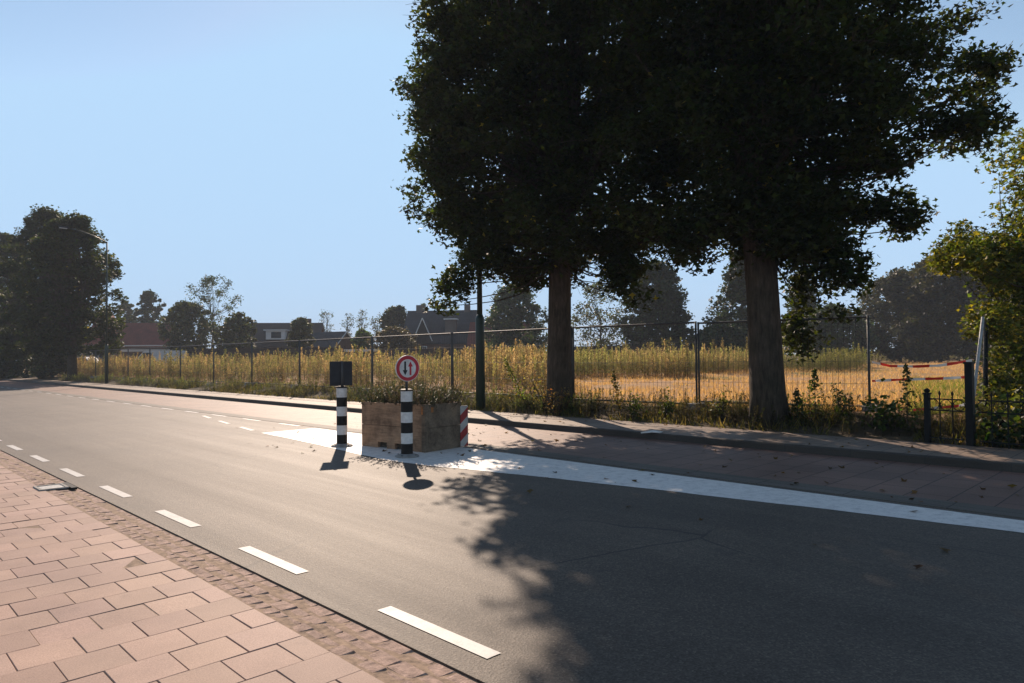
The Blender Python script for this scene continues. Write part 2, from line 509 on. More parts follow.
for i, p in enumerate(isl):                     # slightly ragged edge of the brushed-on paint
    q = isl[(i+1) % len(isl)]
    L = math.hypot(q[0]-p[0], q[1]-p[1]); n = max(1, int(L/.25)) if L < 20 else 30
    for k in range(n):
        t = k/n
        jt = rnd.uniform(-.012, .012) if k else 0
        isl2.append((p[0]+(q[0]-p[0])*t+jt, p[1]+(q[1]-p[1])*t, .004))
MB().add(isl2, [tuple(range(len(isl2)))]).build('island_paint', M['island'], road)
# tar seam where asphalt meets the setts
struct(strip('gutter', 8.02, 8.40, A0, A1, .006, M['gutter'], None, .08))
struct(strip('parking_strip', 8.40, 11.0, A0, A1, .002, M['parking'], None, .08))
kb = MB()
prof = [(11.0, -.05), (11.0, .10), (11.015, .116), (11.05, .1215), (11.05, -.05)]
n = len(prof)
aa = [A0] + list(np.arange(-10, 60, 1.0)) + [A1]
vs = []
for a in aa:
    for b, z in prof: vs.append((b + rnd.uniform(-.004, .004), a, z + rnd.uniform(-.003, .003)))
kb.add(vs, [(i*n+j, i*n+j+1, (i+1)*n+j+1, (i+1)*n+j) for i in range(len(aa)-1) for j in range(n-1)])
struct(kb.build('kerb', M['kerb'], rz=TH))
struct(strip('footpath', 11.052, 12.62, A0, A1, .12, M['footpath'], None, .15))

# near pavement: square red tiles in running bond, each laid a little uneven
def build_pavers():
    S, G = .30, .0035
    Vs, Fs, T = [], [], []
    rows = np.arange(-18, 170)
    for r in rows:
        a0 = r*S
        off = 0 if r % 2 == 0 else S/2
        b = 1.90 - off
        cols = []
        if off: cols.append((1.90-S/2, 1.90))
        while b > -9:
            cols.append((b-S, b)); b -= S
        for (l, h) in cols:
            if -8 < a0 < 22 or True:
                dz = rng.normal(0, .0016); tx, ty = rng.normal(0, .005, 2)
                g = G*rng.uniform(.5, 1.4)
                x0, x1, y0, y1 = l+g/2, h-g/2, a0+g/2, a0+S-g/2
                cx, cy = (x0+x1)/2, (y0+y1)/2
                def zt(x, y): return .03+dz+tx*(x-cx)+ty*(y-cy)
                c = .003
                o = len(Vs)
                for (x, y) in ((x0, y0), (x1, y0), (x1, y1), (x0, y1)): Vs.append((x, y, zt(x, y)-.025))
                for (x, y) in ((x0, y0), (x1, y0), (x1, y1), (x0, y1)): Vs.append((x, y, zt(x, y)-c))
                for (x, y) in ((x0+c, y0+c), (x1-c, y0+c), (x1-c, y1-c), (x0+c, y1-c)): Vs.append((x, y, zt(x, y)))
                for k in range(4):
                    k2 = (k+1) % 4
                    Fs.append((o+k, o+k2, o+4+k2, o+4+k)); Fs.append((o+4+k, o+4+k2, o+8+k2, o+8+k))
                Fs.append((o+8, o+9, o+10, o+11))
                v = rng.uniform(.86, 1.08)
                col = np.array((.39, .262, .208))*v*np.array((1, rng.uniform(.985, 1.015), rng.uniform(.97, 1.03)))
                T += [col]*12
    struct(np_mesh('pavement', Vs, Fs, M['paver'], np.array(T), None, False, (0, 0, 0), TH))
build_pavers()
bed = MB(); bed.add([(-30, A0, .0255), (1.90, A0, .0255), (2.27, A0, -.0125), (2.27, A1, -.0125), (1.90, A1, .0255), (-30, A1, .0255)], [(0, 1, 4, 5), (1, 2, 3, 4)])
struct(bed.build('pavement_bed', M['sand'], rz=TH))
struct(strip('near_ground_slab', -30, -9.0, A0, A1, .03, M['footpath'], None, .01))

def build_setts():
    mb = MB()
    rows = ((1.905, 2.008, .10, .17, .022), (2.014, 2.130, .15, .21, .010), (2.137, 2.258, .16, .22, -.006))
    for (b0, b1, l0, l1, z) in rows:
        a = -6.0
        while a < 40:
            L = rnd.uniform(l0, l1); g = .007
            j = lambda s=.006: rnd.uniform(-s, s)
            x0, x1, y0, y1 = b0+j(), b1+j(), a+g/2, a+L-g/2
            zt = z + rnd.uniform(-.003, .004)
            c = .010
            low = [(x0, y0+j(), z-.04), (x1, y0+j(), z-.04), (x1, y1+j(), z-.04), (x0, y1+j(), z-.04)]
            mid = [(x, y, zt-.012) for x, y, _ in low]
            top = [(x0+c, y0+c+j(), zt+j(.004)), (x1-c, y0+c+j(), zt+j(.004)), (x1-c, y1-c+j(), zt+j(.004)), (x0+c, y1-c+j(), zt+j(.004))]
            fs = []
            for k in range(4):
                k2 = (k+1) % 4
                fs += [(k, k2, 4+k2, 4+k), (4+k, 4+k2, 8+k2, 8+k)]
            fs.append((8, 9, 10, 11))
            mb.add(low+mid+top, fs)
            a += L
    struct(mb.build('cobble_strip', M['sett'], rz=TH))
build_setts()

# ------------------------------------------------------------------ foliage
MAPLE_V = np.array([(0, -.5, 0), (-.52, -.05, .10), (-.17, .02, 0), (0, .56, .05), (.17, .02, 0), (.52, -.05, .10)])
MAPLE_F = np.array([(0, 2, 1), (0, 3, 2), (0, 4, 3), (0, 5, 4)])
DIAM_V = np.array([(0, -.5, 0), (.33, 0, .06), (0, .5, 0), (-.33, 0, .06)])
DIAM_F = np.array([(0, 1, 2, 3)])
def leaf_geo(P, size, g, kind='diamond', up=.55):
    TV, TF = (MAPLE_V, MAPLE_F) if kind == 'maple' else (DIAM_V, DIAM_F)
    n = len(P)
    nn = g.normal(0, 1, (n, 3)); nn[:, 2] = np.abs(nn[:, 2])+up
    nn /= np.linalg.norm(nn, axis=1, keepdims=True)
    d = g.normal(0, 1, (n, 3)); d[:, 2] -= .5
    e2 = d - nn*np.sum(d*nn, 1, keepdims=True); e2 /= np.linalg.norm(e2, axis=1, keepdims=True)+1e-9
    e1 = np.cross(e2, nn)
    s = size[:, None, None]
    V = P[:, None, :] + s*(TV[None, :, 0:1]*e1[:, None] + TV[None, :, 1:2]*e2[:, None] + TV[None, :, 2:3]*nn[:, None])
    k = len(TV)
    F = (TF[None] + (np.arange(n)*k)[:, None, None]).reshape(-1, TF.shape[1])
    return V.reshape(-1, 3), F, k
def tints(n, g, base, var=.25, hue=.12, warm=0.0, warmc=(.22, .17, .03)):
    c = np.array(base)[None]*(1+g.normal(0, var, (n, 1)))*(1+g.normal(0, hue, (n, 3)))
    if warm:
        w = g.random(n) < warm
        c[w] = np.array(warmc)*(1+g.normal(0, .25, (w.sum(), 1)))
    return np.clip(c, .004, .9)
def crown_mesh(name, centres, radii, per, size, g, base, parent, mat, kind='diamond', flat=.75, warm=0.0, var=.25, up=.55):
    cl = np.repeat(np.arange(len(centres)), per)      # per: leaves in each clump, one number or one per clump
    n = len(cl)
    r = radii[cl]
    d = g.normal(0, 1, (n, 3)); d /= np.linalg.norm(d, axis=1, keepdims=True)
    d *= (g.random((n, 1))**.45)*np.where(g.random((n, 1)) < .14, 1.4, 1.0)
    d[:, 2] *= flat
    P = centres[cl] + d*r[:, None]
    sz = size*g.uniform(.5, 1.3, n)
    V, F, k = leaf_geo(P, sz, g, kind, up)
    hue = g.normal(0, .16, len(centres))
    T = tints(n, g, base, var, .10, warm)*(1+hue[cl][:, None])
    return np_mesh(name, V, F, mat, np.repeat(np.clip(T, .004, .9), k, 0), parent)

def limb(mb, p0, p1, r0, r1, g, bend=.18, n=5, seg=6):
    p0 = Vector(p0); p1 = Vector(p1); L = (p1-p0).length
    pts = []; off = Vector(g.normal(0, 1, 3))*L*bend
    off.z = abs(off.z)*.2
    for i in range(seg+1):
        t = i/seg
        w = math.sin(math.pi*t)
        lift = Vector((0, 0, -.10*L*w))
        pts.append(p0.lerp(p1, t) + off*w*.5 + lift)
    mb.tube(pts, [r0+(r1-r0)*(i/seg)**.8 for i in range(seg+1)], n)
    return pts

def trunk_mesh(path, rads, flare=1.35, g=rng, n=16):
    mb = MB()
    pts, rr = [], []
    K = 14
    P = [Vector(p) for p in path]
    for i in range(K+1):
        t = i/K*(len(P)-1); k = min(int(t), len(P)-2); f = t-k
        pts.append(P[k].lerp(P[k+1], f)); rr.append(rads[k]+(rads[k+1]-rads[k])*f)
    zs = pts[0].z
    for i, p in enumerate(pts):
        h = p.z-zs
        rr[i] *= 1+(flare-1)*math.exp(-h/.38)
    mb.tube(pts, rr, n)
    a0 = g.random()*6
    for i, v in enumerate(mb.v):              # root flare and uneven girth
        k = min(i//n, K); c = pts[k]; j = i % n
        an = 2*math.pi*j/n
        h = c.z-zs
        s = 1 + .05*math.sin(3*an+a0) + .03*math.sin(5*an+a0*2+h*1.5) + .09*math.exp(-h/.3)*math.sin(4*an+a0)
        mb.v[i] = tuple(c + (Vector(v)-c)*s)
    return mb

def big_tree(name, label, px, b, dia, Renv, z0, z1, nclus, per, leaf, seed, group, extra=(), low=(), fork=3.6, lean=(0, 0), leafbase=(.028, .035, .010)):
    g = np.random.default_rng(seed)
    ray = (px-512)/FPX
    Y = b/(NX*ray+NY); X = ray*Y
    zb = float(ground_z(X, Y))
    t = thing(name, label, 'tree', (X, Y, zb), 0, group)
    r = dia/2
    top = Vector((lean[0], lean[1], z1*.62-zb))
    fk = Vector((lean[0]*.4, lean[1]*.4, fork-zb))
    mb = trunk_mesh([(0, 0, -.15), fk*.5, fk, fk.lerp(top, .5), top], [r, r*.93, r*.86, r*.5, r*.16], 1.16, g)
    C = []
    while len(C) < nclus:
        z = g.uniform(z0, z1); an = g.uniform(-math.pi, math.pi)
        Rz = Renv(z, an)
        bot = z0 + .9*vnoise(an*1.3+10, seed, 3) - .2
        if Rz <= 0 or z < bot: continue
        Rz *= .93+.13*float(vnoise(an*2.2+20, z*.9, seed))
        u = g.random()**.42
        C.append((math.cos(an)*Rz*u, math.sin(an)*Rz*u, z-zb))
    for p in extra: C.append((p[0]-X, p[1]-Y, p[2]-zb))
    C = np.array(C)
    rad = g.uniform(.36, .72, len(C))
    if len(extra): rad[-len(extra):] = g.uniform(.28, .45, len(extra))
    # limbs fan out from the fork to some of the leaf clumps
    idx = list(g.choice(len(C)-len(extra), min(75, len(C)-len(extra)), replace=False)) + list(range(len(C)-len(extra), len(C)))[::3]
    for i in idx:
        c = Vector(C[i])
        f = g.uniform(0, .9)
        s = fk.lerp(top, f*.8) if c.z > fk.z else fk*g.uniform(.85, 1)
        L = (c-s).length
        r0 = max(.02, min(r*.38, .018*L+.02)) if i < len(C)-len(extra) else .006*L+.008
        pts = limb(mb, s, c, r0, .008, g)
        for q in range(2 if i < len(C)-len(extra) else 0):
            e = c + Vector(g.normal(0, .18, 3))
            limb(mb, pts[3], e, r0*.45, .006, g, .15, 4, 4)
    c_done = []
    for c in C:                                # bare twig ends inside every clump
        for q in range(3):
            dv_ = Vector(g.normal(0, .38 if len(c_done) < len(C)-len(extra) else .18, 3)); dv_.z *= .6
            mb.tube([Vector(c), Vector(c)+dv_*.5+Vector((0, 0, .03)), Vector(c)+dv_], [.009, .006, .003], 3, False)
        c_done.append(1)
    mb.build('trunk', M['bark'], t, True)
    pers = (per*g.uniform(.65, 1.3, len(C))).astype(int)
    if len(extra): pers[-len(extra):] = int(per*.5)
    crown_mesh('crown', C, rad, pers, leaf, g, leafbase, t, M['leaf_near'], 'maple', .7, .004, .25)
    return t

def prof_env(zs, rs, bumps=()):
    def f(z, an):
        r = float(np.interp(z, zs, rs))
        for (z_, an_, wz, wa, add) in bumps:
            da = (an-an_+math.pi) % (2*math.pi)-math.pi
            r += add*math.exp(-((z-z_)/wz)**2-(da/wa)**2)
        return r
    return f
G_ROW = 'maples planted in the roadside verge'
ex1 = []
g1 = np.random.default_rng(5)
def spray(pts, n, spread, g):
    out = []
    for _ in range(n):
        k = g.integers(len(pts)-1); t = g.random()
        p = pts[k].lerp(pts[k+1], t) + Vector(g.normal(0, spread, 3))
        out.append(tuple(p))
    return out
ex1 += spray([at(470, 225, 17.3), at(462, 270, 17.0), at(460, 298, 16.8)], 14, .22, g1)
ex1 += spray([at(600, 240, 16.5), at(622, 270, 16.2), at(628, 292, 16.2)], 20, .26, g1)
ex1 += spray([at(470, 210, 17.6), at(430, 225, 17.5), at(412, 190, 17.5)], 14, .22, g1)
ex1 += spray([at(446, 30, 17.6), at(440, 100, 17.5), at(440, 175, 17.5)], 60, .33, g1)
ex1 += spray([at(450, 60, 16.6), at(446, 120, 16.4), at(446, 160, 16.4)], 40, .35, g1)
ex1 += spray([at(520, 235, 17.0), at(500, 265, 17.0)], 10, .2, g1)
big_tree('roadside_tree', 'thick maple right of the dark green lamp post, farther of the two big trunks', 559, 13.35, .63,
         prof_env([3.2, 4.2, 6, 9, 11, 13, 15.8], [2.1, 2.9, 3.25, 3.5, 3.3, 3.0, .6]), 3.5, 15.6, 1000, 165, .136, 21, G_ROW, ex1, fork=4.6, lean=(.15, 0))
ex2 = []
ex2 += spray([at(850, 130, 14.2), at(930, 95, 14.0), at(975, 70, 13.9), at(1003, 58, 13.8)], 26, .22, g1)
ex2 += spray([at(860, 160, 13.6), at(940, 130, 13.2), at(985, 118, 13.0)], 28, .20, g1)
ex2 += spray([at(840, 60, 14.6), at(930, 35, 14.6), at(980, 4, 14.6)], 18, .24, g1)
ex2 += spray([at(830, 200, 13.8), at(880, 220, 13.6), at(902, 212, 13.6)], 26, .22, g1)
ex2 += spray([at(810, 240, 13.9), at(845, 265, 13.7), at(840, 285, 13.7)], 24, .22, g1)
ex2 += spray([at(800, 270, 14.6), at(808, 310, 14.8), at(800, 335, 14.8)], 16, .2, g1)
ex2 += spray([at(720, 200, 13.6), at(700, 232, 13.5), at(690, 246, 13.5)], 14, .2, g1)
big_tree('roadside_tree', 'thickest maple trunk at right, nearest the black iron railing, with low boughs reaching right', 768, 13.55, .68,
         prof_env([3.0, 3.8, 4.7, 5.8, 7, 9, 12, 14.6], [.5, 1.2, 1.7, 2.2, 2.5, 2.95, 3.0, .6],
                  [(4.5, math.pi, 1.2, .9, 1.1), (8, math.pi, 4, .9, .9), (8, -1.2, 4, .9, .6)]), 3.4, 15.4, 900, 165, .130, 33, G_ROW, ex2, fork=4.4, lean=(-.45, .1))
for (px, b, dia, Rm, ztop, seed, lab) in (
        (72, 13.4, .65, 3.3, 12.3, 41, 'round dark maple behind the far lamp post at left, its crown overlapping the lamp'),
        (44, 13.3, .6, 3.5, 14.2, 42, 'taller dark maple rising just left of the one behind the far lamp post'),
        (6, 13.4, .6, 3.6, 14.4, 43, 'dark maple at the left edge of the photo, its crown cut by the frame'),
        (-30, 13.4, .6, 3.4, 14.6, 44, 'dark maple whose trunk stands outside the left edge, only its crown side in view')):
    big_tree('roadside_tree', lab, px, b, dia, prof_env([1.5, 2.6, 4.5, 7, 9.5, ztop], [1.6, Rm*.85, Rm, Rm*1.0, Rm*.85, .8]), 1.9, ztop, 330, 100, .26, seed, G_ROW, (), fork=3.0)

def far_tree(name, label, cat, x, ytop, Y, half, ybot, base, seed, shape='round', nclus=110, per=45, leaf=.30, warm=0.0, group=None, trunk_r=.16, spread=None, clus=None):
    g = np.random.default_rng(seed)
    P = at(x, 350, Y)
    zb = float(ground_z(P.x, P.y))
    ztop = at(x, ytop, Y).z - zb; zbot = max(.1, at(x, ybot, Y).z - zb)
    Rm = half*Y/FPX
    t = thing(name, label, cat, (P.x, P.y, zb), 0, group)
    Hc = ztop-zbot
    if shape != 'column' and not clus: nclus = int(nclus*1.8)
    C = []
    while len(C) < nclus:
        s = g.random()
        if shape == 'cone': rr = (1-s)**.9*Rm+.15
        elif shape == 'column': rr = Rm*min(1, (1-s)*4+.2)*min(1, s*4+.5)
        elif shape == 'dome': rr = Rm*math.sqrt(max(0, 1-s**2.4))
        else: rr = Rm*math.sqrt(max(0, 1-(2*s-.9)**2*.8)) if s < .97 else Rm*.3
        an = g.uniform(0, 2*math.pi)
        rr *= .72+.5*float(vnoise(an*2+30, s*4+seed, seed))
        u = g.random()**.45
        C.append((math.cos(an)*rr*u, math.sin(an)*rr*u, zbot+s*Hc))
    if shape != 'column' and not clus: per, leaf = int(per*1.15), leaf*1.25
    C = np.array(C)
    cr = clus if clus else max(.35, Rm*.175)
    rad = g.uniform(.6, 1.25, len(C))*cr
    mb = MB()
    hh = ztop*(.9 if shape in ('cone', 'column') else .6)
    mb.tube([(0, 0, -.2), (0.02, 0, hh*.4), (.05*Rm, .03*Rm, hh)], [trunk_r*1.2, trunk_r*.85, trunk_r*.2], 8)
    for i in g.choice(len(C), min(len(C), 26), replace=False):
        c = Vector(C[i]); s = Vector((.02, 0, min(hh*.95, max(.3, c.z*g.uniform(.5, .9)))))
        limb(mb, s, c, trunk_r*.35, .012, g, .15, 4, 4)
    mb.build('trunk', M['bark_far'], t, True)
    crown_mesh('crown', C, rad, per, leaf, g, base, t, M['leaf'], 'diamond', .8, warm, .3)
    return t
DK, MD, OL, YG = (.040, .052, .020), (.058, .074, .028), (.080, .082, .030), (.085, .095, .022)
G_BG = 'trees beyond the weedy field'
far_tree('tree', 'dark bushy tree rising behind the red tiled roof', 'tree', 150, 292, 110, 17, 345, DK, 101, 'dome', 90, 45, .36, group=G_BG)
far_tree('tree', 'small brownish tree squeezed between the far lamp post and the red roof', 'tree', 126, 302, 118, 9, 345, OL, 102, 'round', 60, 40, .36, group=G_BG)
far_tree('tree', 'airy open crowned tree with sky showing through, left of the brown roof', 'tree', 212, 277, 92, 36, 335, MD, 103, 'dome', 95, 48, .26, group=G_BG, clus=.7)
far_tree('tree', 'dense olive tree right of the red roof, in front of the airy tree', 'tree', 188, 304, 84, 27, 352, OL, 104, 'round', 110, 45, .30, group=G_BG)
far_tree('tree', 'low olive tree just left of the brown roofed house', 'tree', 238, 315, 80, 20, 356, OL, 105, 'round', 90, 45, .28, group=G_BG)
far_tree('tree', 'slim bushy tree in front of the white dormer', 'tree', 300, 319, 78, 12, 355, OL, 106, 'round', 70, 45, .26, group=G_BG)
for i, (x, yt, h, lab) in enumerate(((327, 311, 8, 'thin wispy tree standing above the low dark gable'), (347, 313, 8, 'leftmost of the three wispy trees right of the low gable'),
                                     (362, 311, 6, 'wispy tree between two others right of the low gable'), (377, 311, 6, 'wispy tree touching the round bush left of the slate roof'))):
    far_tree('tree', lab, 'tree', x, yt, 120, h, 340, (.07, .085, .05), 110+i, 'column', 30, 16, .30, group=G_BG, clus=.6, trunk_r=.1)
far_tree('tree', 'round bushy tree touching the left end of the slate roof', 'tree', 396, 307, 92, 19, 352, (.06, .065, .03), 115, 'dome', 110, 45, .30, group=G_BG)
far_tree('bush', 'low brownish bush below the white gable trim', 'bush', 396, 329, 80, 26, 354, (.085, .06, .028), 116, 'dome', 90, 40, .24, group='bushes beyond the weedy field')
far_tree('bush', 'bright yellow green bush under the wispy trees', 'bush', 362, 331, 84, 11, 350, (.11, .14, .02), 117, 'dome', 60, 40, .26, group='bushes beyond the weedy field')
far_tree('tree', 'hazy green tree seen between the green lamp post and the farther maple trunk', 'tree', 514, 288, 80, 34, 352, MD, 118, 'dome', 150, 45, .30, group=G_BG)
far_tree('tree', 'open olive tree right behind the farther maple trunk', 'tree', 600, 285, 78, 30, 352, OL, 119, 'round', 100, 40, .30, group=G_BG, clus=.8)
far_tree('tree', 'large dark dome shaped tree filling the gap between the two maple trunks', 'tree', 658, 264, 72, 37, 352, DK, 120, 'dome', 260, 48, .30, group=G_BG)
far_tree('spruce', 'dark ragged spruce left of the thickest maple trunk', 'tree', 742, 252, 66, 40, 345, DK, 121, 'cone', 170, 40, .28, group=G_BG)
far_tree('bush', 'dark hedge mass between the dome tree and the thickest trunk', 'bush', 722, 328, 62, 36, 354, DK, 122, 'dome', 120, 45, .26, group='bushes beyond the weedy field')
far_tree('tree', 'conical dark tree just right of the thickest maple trunk', 'tree', 803, 272, 80, 28, 350, DK, 123, 'cone', 130, 45, .30, group=G_BG)
far_tree('bush', 'rounded green bush right of the thickest trunk, behind the fence', 'bush', 834, 308, 70, 34, 354, MD, 124, 'dome', 150, 45, .28, group='bushes beyond the weedy field')
far_tree('tree', 'thin brownish tree between the rounded bush and the tall dark trees', 'tree', 872, 284, 95, 15, 350, OL, 125, 'round', 60, 36, .32, group=G_BG, clus=.8)
far_tree('tree', 'big dark tree beyond the barrier tapes, nearest the fence end post', 'tree', 900, 274, 72, 40, 357, (.062, .054, .024), 126, 'dome', 220, 48, .30, group=G_BG)
far_tree('tree', 'tallest of the dark trees beyond the barrier tapes', 'tree', 940, 258, 68, 44, 357, (.060, .052, .022), 127, 'dome', 260, 48, .30, group=G_BG)
far_tree('tree', 'dark tree half hidden behind the sunlit shrub at right', 'tree', 995, 255, 66, 46, 357, (.055, .050, .021), 128, 'dome', 220, 48, .30, group=G_BG)
far_tree('tree', 'dark tree at the right edge, mostly behind the sunlit shrub', 'tree', 1050, 255, 66, 45, 357, DK, 129, 'dome', 220, 48, .30, group=G_BG)
far_tree('tree', 'distant tree showing above the slate roof ridge', 'tree', 424, 305, 135, 8, 330, MD, 130, 'dome', 40, 30, .4, group=G_BG)

far_tree('bush', 'dark bush under the maples at the left edge of the photo', 'bush', 12, 338, 62, 26, 384, DK, 131, 'dome', 120, 45, .2, group='bushes beyond the weedy field')
far_tree('bush', 'dark bush between the two left maple trunks, beside the fence end', 'bush', 52, 345, 58, 18, 382, OL, 132, 'dome', 90, 45, .2, group='bushes beyond the weedy field')
far_tree('tree', 'dark distant tree filling the left edge below the maple crowns', 'tree', 20, 318, 115, 48, 372, OL, 133, 'dome', 160, 45, .34, group=G_BG)
far_tree('tree', 'dark distant tree closing the view between the maples and the red roof', 'tree', 72, 322, 120, 34, 368, OL, 134, 'dome', 130, 45, .34, group=G_BG)

# sunlit shrub tree at right, leaves seen against the sun
def shrub_right():
    g = np.random.default_rng(77)
    P = at(1048, 400, 14.2); zb = float(ground_z(P.x, P.y))
    t = thing('small_tree', 'sunlit yellow green tree at the right edge, behind the iron railing', 'tree', (P.x, P.y, zb))
    C = []
    def blob(x, y, Y, rx, n):
        for _ in range(n):
            q = at(x+g.normal(0, rx), y+g.normal(0, rx*.8), Y+g.normal(0, .45)); C.append((q.x-P.x, q.y-P.y, q.z-zb))
    blob(972, 248, 14.0, 15, 30); blob(1005, 268, 13.8, 18, 40); blob(1030, 240, 14, 18, 30)
    blob(1005, 320, 13.6, 14, 26); blob(1025, 360, 13.4, 16, 34); blob(1012, 400, 13.2, 14, 30); blob(1035, 420, 13, 16, 24)
    blob(1032, 150, 14, 10, 16); blob(1040, 190, 14, 14, 20); blob(1060, 300, 14, 30, 40)
    blob(948, 260, 14, 6, 8)
    C = np.array(C)
    mb = trunk_mesh([(0, 0, -.1), (.05, .1, 1.2), (0, .2, 2.6), (.1, .2, 4.6)], [.13, .11, .09, .02], 1.3, g, 10)
    for i in g.choice(len(C), 60, replace=False):
        limb(mb, (.03, .15, g.uniform(.8, 3.2)), C[i]*.96, .03, .004, g, .07, 4, 5)
    mb.build('trunk', M['bark'], t, True)
    crown_mesh('crown', C, g.uniform(.22, .44, len(C)), 92, .10, g, (.075, .085, .022), t, M['leaf_near'], 'maple', .8, .12, .3)
shrub_right()

# ------------------------------------------------------------------ weeds and grass (uncountable: stuff)
def weed_template(g, h=1.0, nleaf=62, plume=1.0):
    V, F, T = [], [], []
    def tri(p, q, r_, c):
        o = len(V); V.extend([p, q, r_]); F.append((o, o+1, o+2)); T.extend([c]*3)
    lean = g.normal(0, .07, 2)
    def stem(z): return np.array([lean[0]*z*z/h, lean[1]*z*z/h, z])
    for i in range(4):
        z0, z1 = h*i/4, h*(i+1)/4
        w = .010*(1-i/5)
        for d in ((w, 0, 0), (0, w, 0)):
            d = np.array(d)
            tri(stem(z0)-d, stem(z0)+d, stem(z1), 2)
    for i in range(nleaf):
        s = g.random()**.75; z = h*(.08+.9*s)
        an = g.uniform(0, 6.283)
        top = s > .62
        L = (.085*(1.35-s)+.02 if top else .15*(1-.5*s)+.02)*g.uniform(.7, 1.3)*plume
        upw = g.uniform(.5, 1.6) if top else g.uniform(-.3, .8)
        d = np.array([math.cos(an), math.sin(an), upw]); d /= np.linalg.norm(d)
        side = np.cross(d, [0, 0, 1]); side /= np.linalg.norm(side)+1e-9
        w = (.011 if top else .0085)*g.uniform(.8, 1.4)*plume
        p = stem(z)
        k = 1 if top else 0
        tri(p, p+d*L*.5+side*w, p+d*L, k)
        tri(p, p+d*L, p+d*L*.5-side*w, k)
    return np.array(V), np.array(F), np.array(T)
gw = np.random.default_rng(3)
TEMPL = [weed_template(gw) for _ in range(7)]
def weeds(name, label, P, hts, g, green=.3, mat='weed', wide=1.0, cat='weeds', cols=None):
    cols = cols or dict(low=((.15, .18, .055), (.29, .23, .11)), top=((.46, .34, .18), (.30, .31, .11)), stem=(.20, .13, .08))
    Vs, Fs, Ts = [], [], []; o = 0
    tk = g.integers(len(TEMPL), size=len(P))
    for k, (V, F, T) in enumerate(TEMPL):
        idx = np.nonzero(tk == k)[0]
        if not len(idx): continue
        an = g.uniform(0, 6.283, len(idx)); c, s = np.cos(an), np.sin(an)
        h = hts[idx]; w = wide*(.6+.4*h)*g.uniform(.8, 1.25, len(idx))
        x = V[None, :, 0]*w[:, None]; y = V[None, :, 1]*w[:, None]
        W = np.stack([x*c[:, None]-y*s[:, None]+P[idx, 0][:, None], x*s[:, None]+y*c[:, None]+P[idx, 1][:, None],
                      V[None, :, 2]*h[:, None]+P[idx, 2][:, None]], -1)
        nv = len(V)
        Fs.append((F[None]+(np.arange(len(idx))*nv)[:, None, None]).reshape(-1, 3)+o)
        Vs.append(W.reshape(-1, 3)); o += len(idx)*nv
        gr = (g.random(len(idx)) < green).astype(float)*g.uniform(.5, 1, len(idx))
        gr = np.clip(gr + 1.3*(vnoise(P[idx, 0]*.35, P[idx, 1]*.35, 9)-.45), 0, 1)[:, None]
        lowc = np.array(cols['low'][1])*(1-gr) + np.array(cols['low'][0])*gr
        topc = np.array(cols['top'][0])*(1-gr) + np.array(cols['top'][1])*gr
        stc = np.tile(np.array(cols['stem']), (len(idx), 1))
        allc = np.stack([lowc, topc, stc], 1)
        col = allc[:, T]*g.uniform(.5, 1.3, (len(idx), 1, 1))
        Ts.append(col.reshape(-1, 3))
    o_ = np_mesh(name, np.concatenate(Vs), np.concatenate(Fs), M[mat], np.clip(np.concatenate(Ts), .004, .9))
    tag(o_, label, cat, None, 'stuff')
    return o_
def field_points(n, a0, a1, b0, b1, g, keep):
    a = g.uniform(a0, a1, n); b = b0+(b1-b0)*g.random(n)**1.5
    x = a*UX+b*NX; y = a*UY+b*NY
    k = keep(a, b, x, y)
    return np.stack([x[k], y[k], ground_z(x[k], y[k])], 1)
# dense strip behind the fence on the left
def keepL(a, b, x, y):
    px = 512+FPX*x/y
    edge = 14.2 + .5*vnoise(a*.5, 0*a, 5)
    edge = np.where(a < 14, np.interp(px, [300, 480, 560, 575], [14.2, 14.6, 15.4, 18]), edge)
    return (b > edge) & (px < 572) & (vnoise(x*.6, y*.6, 6) > .30)
PL = field_points(9500, 11, 75, 13.9, 34, gw, keepL)
weeds('tall_weeds', 'dense strip of tall straw yellow weeds behind the fence on the left', PL,
      gw.uniform(.7, 1.35, len(PL))*(.55+.9*vnoise(PL[:, 0]*.55, PL[:, 1]*.55, 8)), gw, .45, wide=1.25)
k = gw.choice(len(PL), 170, replace=False)
weeds('tall_weeds', 'tallest ragged weeds sticking out of the strip behind the fence on the left', PL[k]+gw.normal(0, .1, (170, 3))*[1, 1, 0],
      gw.uniform(1.35, 1.95, 170)*np.interp(np.hypot(PL[k, 0], PL[k, 1]), [18, 40], [.85, 1.0]), gw, .5, wide=1.5,
      cols=dict(low=((.10, .13, .04), (.20, .15, .07)), top=((.34, .25, .13), (.20, .22, .08)), stem=(.15, .10, .06)))
def block(n, x0, x1, Y0, Y1, g, thr=.26):
    Y = Y0+(Y1-Y0)*g.random(n)**1.3; px = g.uniform(x0, x1, n)+g.normal(0, 9, n)
    x = (px-512)/FPX*Y
    Y0v = Y0 + 9*(vnoise(px*.03, px*0, 14)-.5)
    k = (vnoise(x*.5, Y*.5, 12) > thr) & (Y > Y0v)
    x, Y = x[k], Y[k]
    return np.stack([x, Y, ground_z(x, Y)], 1)
PM = block(4600, 480, 772, 33, 62, gw)
weeds('tall_weeds', 'pale band of tall seeding weeds across the field between the two maple trunks', PM,
      gw.uniform(.95, 1.35, len(PM))*(.6+.75*vnoise(PM[:, 0]*.45, PM[:, 1]*.45, 8)), gw, .75, wide=1.1)
k = gw.choice(len(PM), 110, replace=False)
weeds('tall_weeds', 'tallest ragged weeds sticking out of the pale band between the trunks', PM[k], gw.uniform(1.5, 2.0, 110), gw, .6, wide=1.7,
      cols=dict(low=((.10, .13, .04), (.20, .15, .07)), top=((.36, .28, .14), (.22, .24, .08)), stem=(.15, .10, .06)))
PR = block(1400, 690, 862, 38, 60, gw)
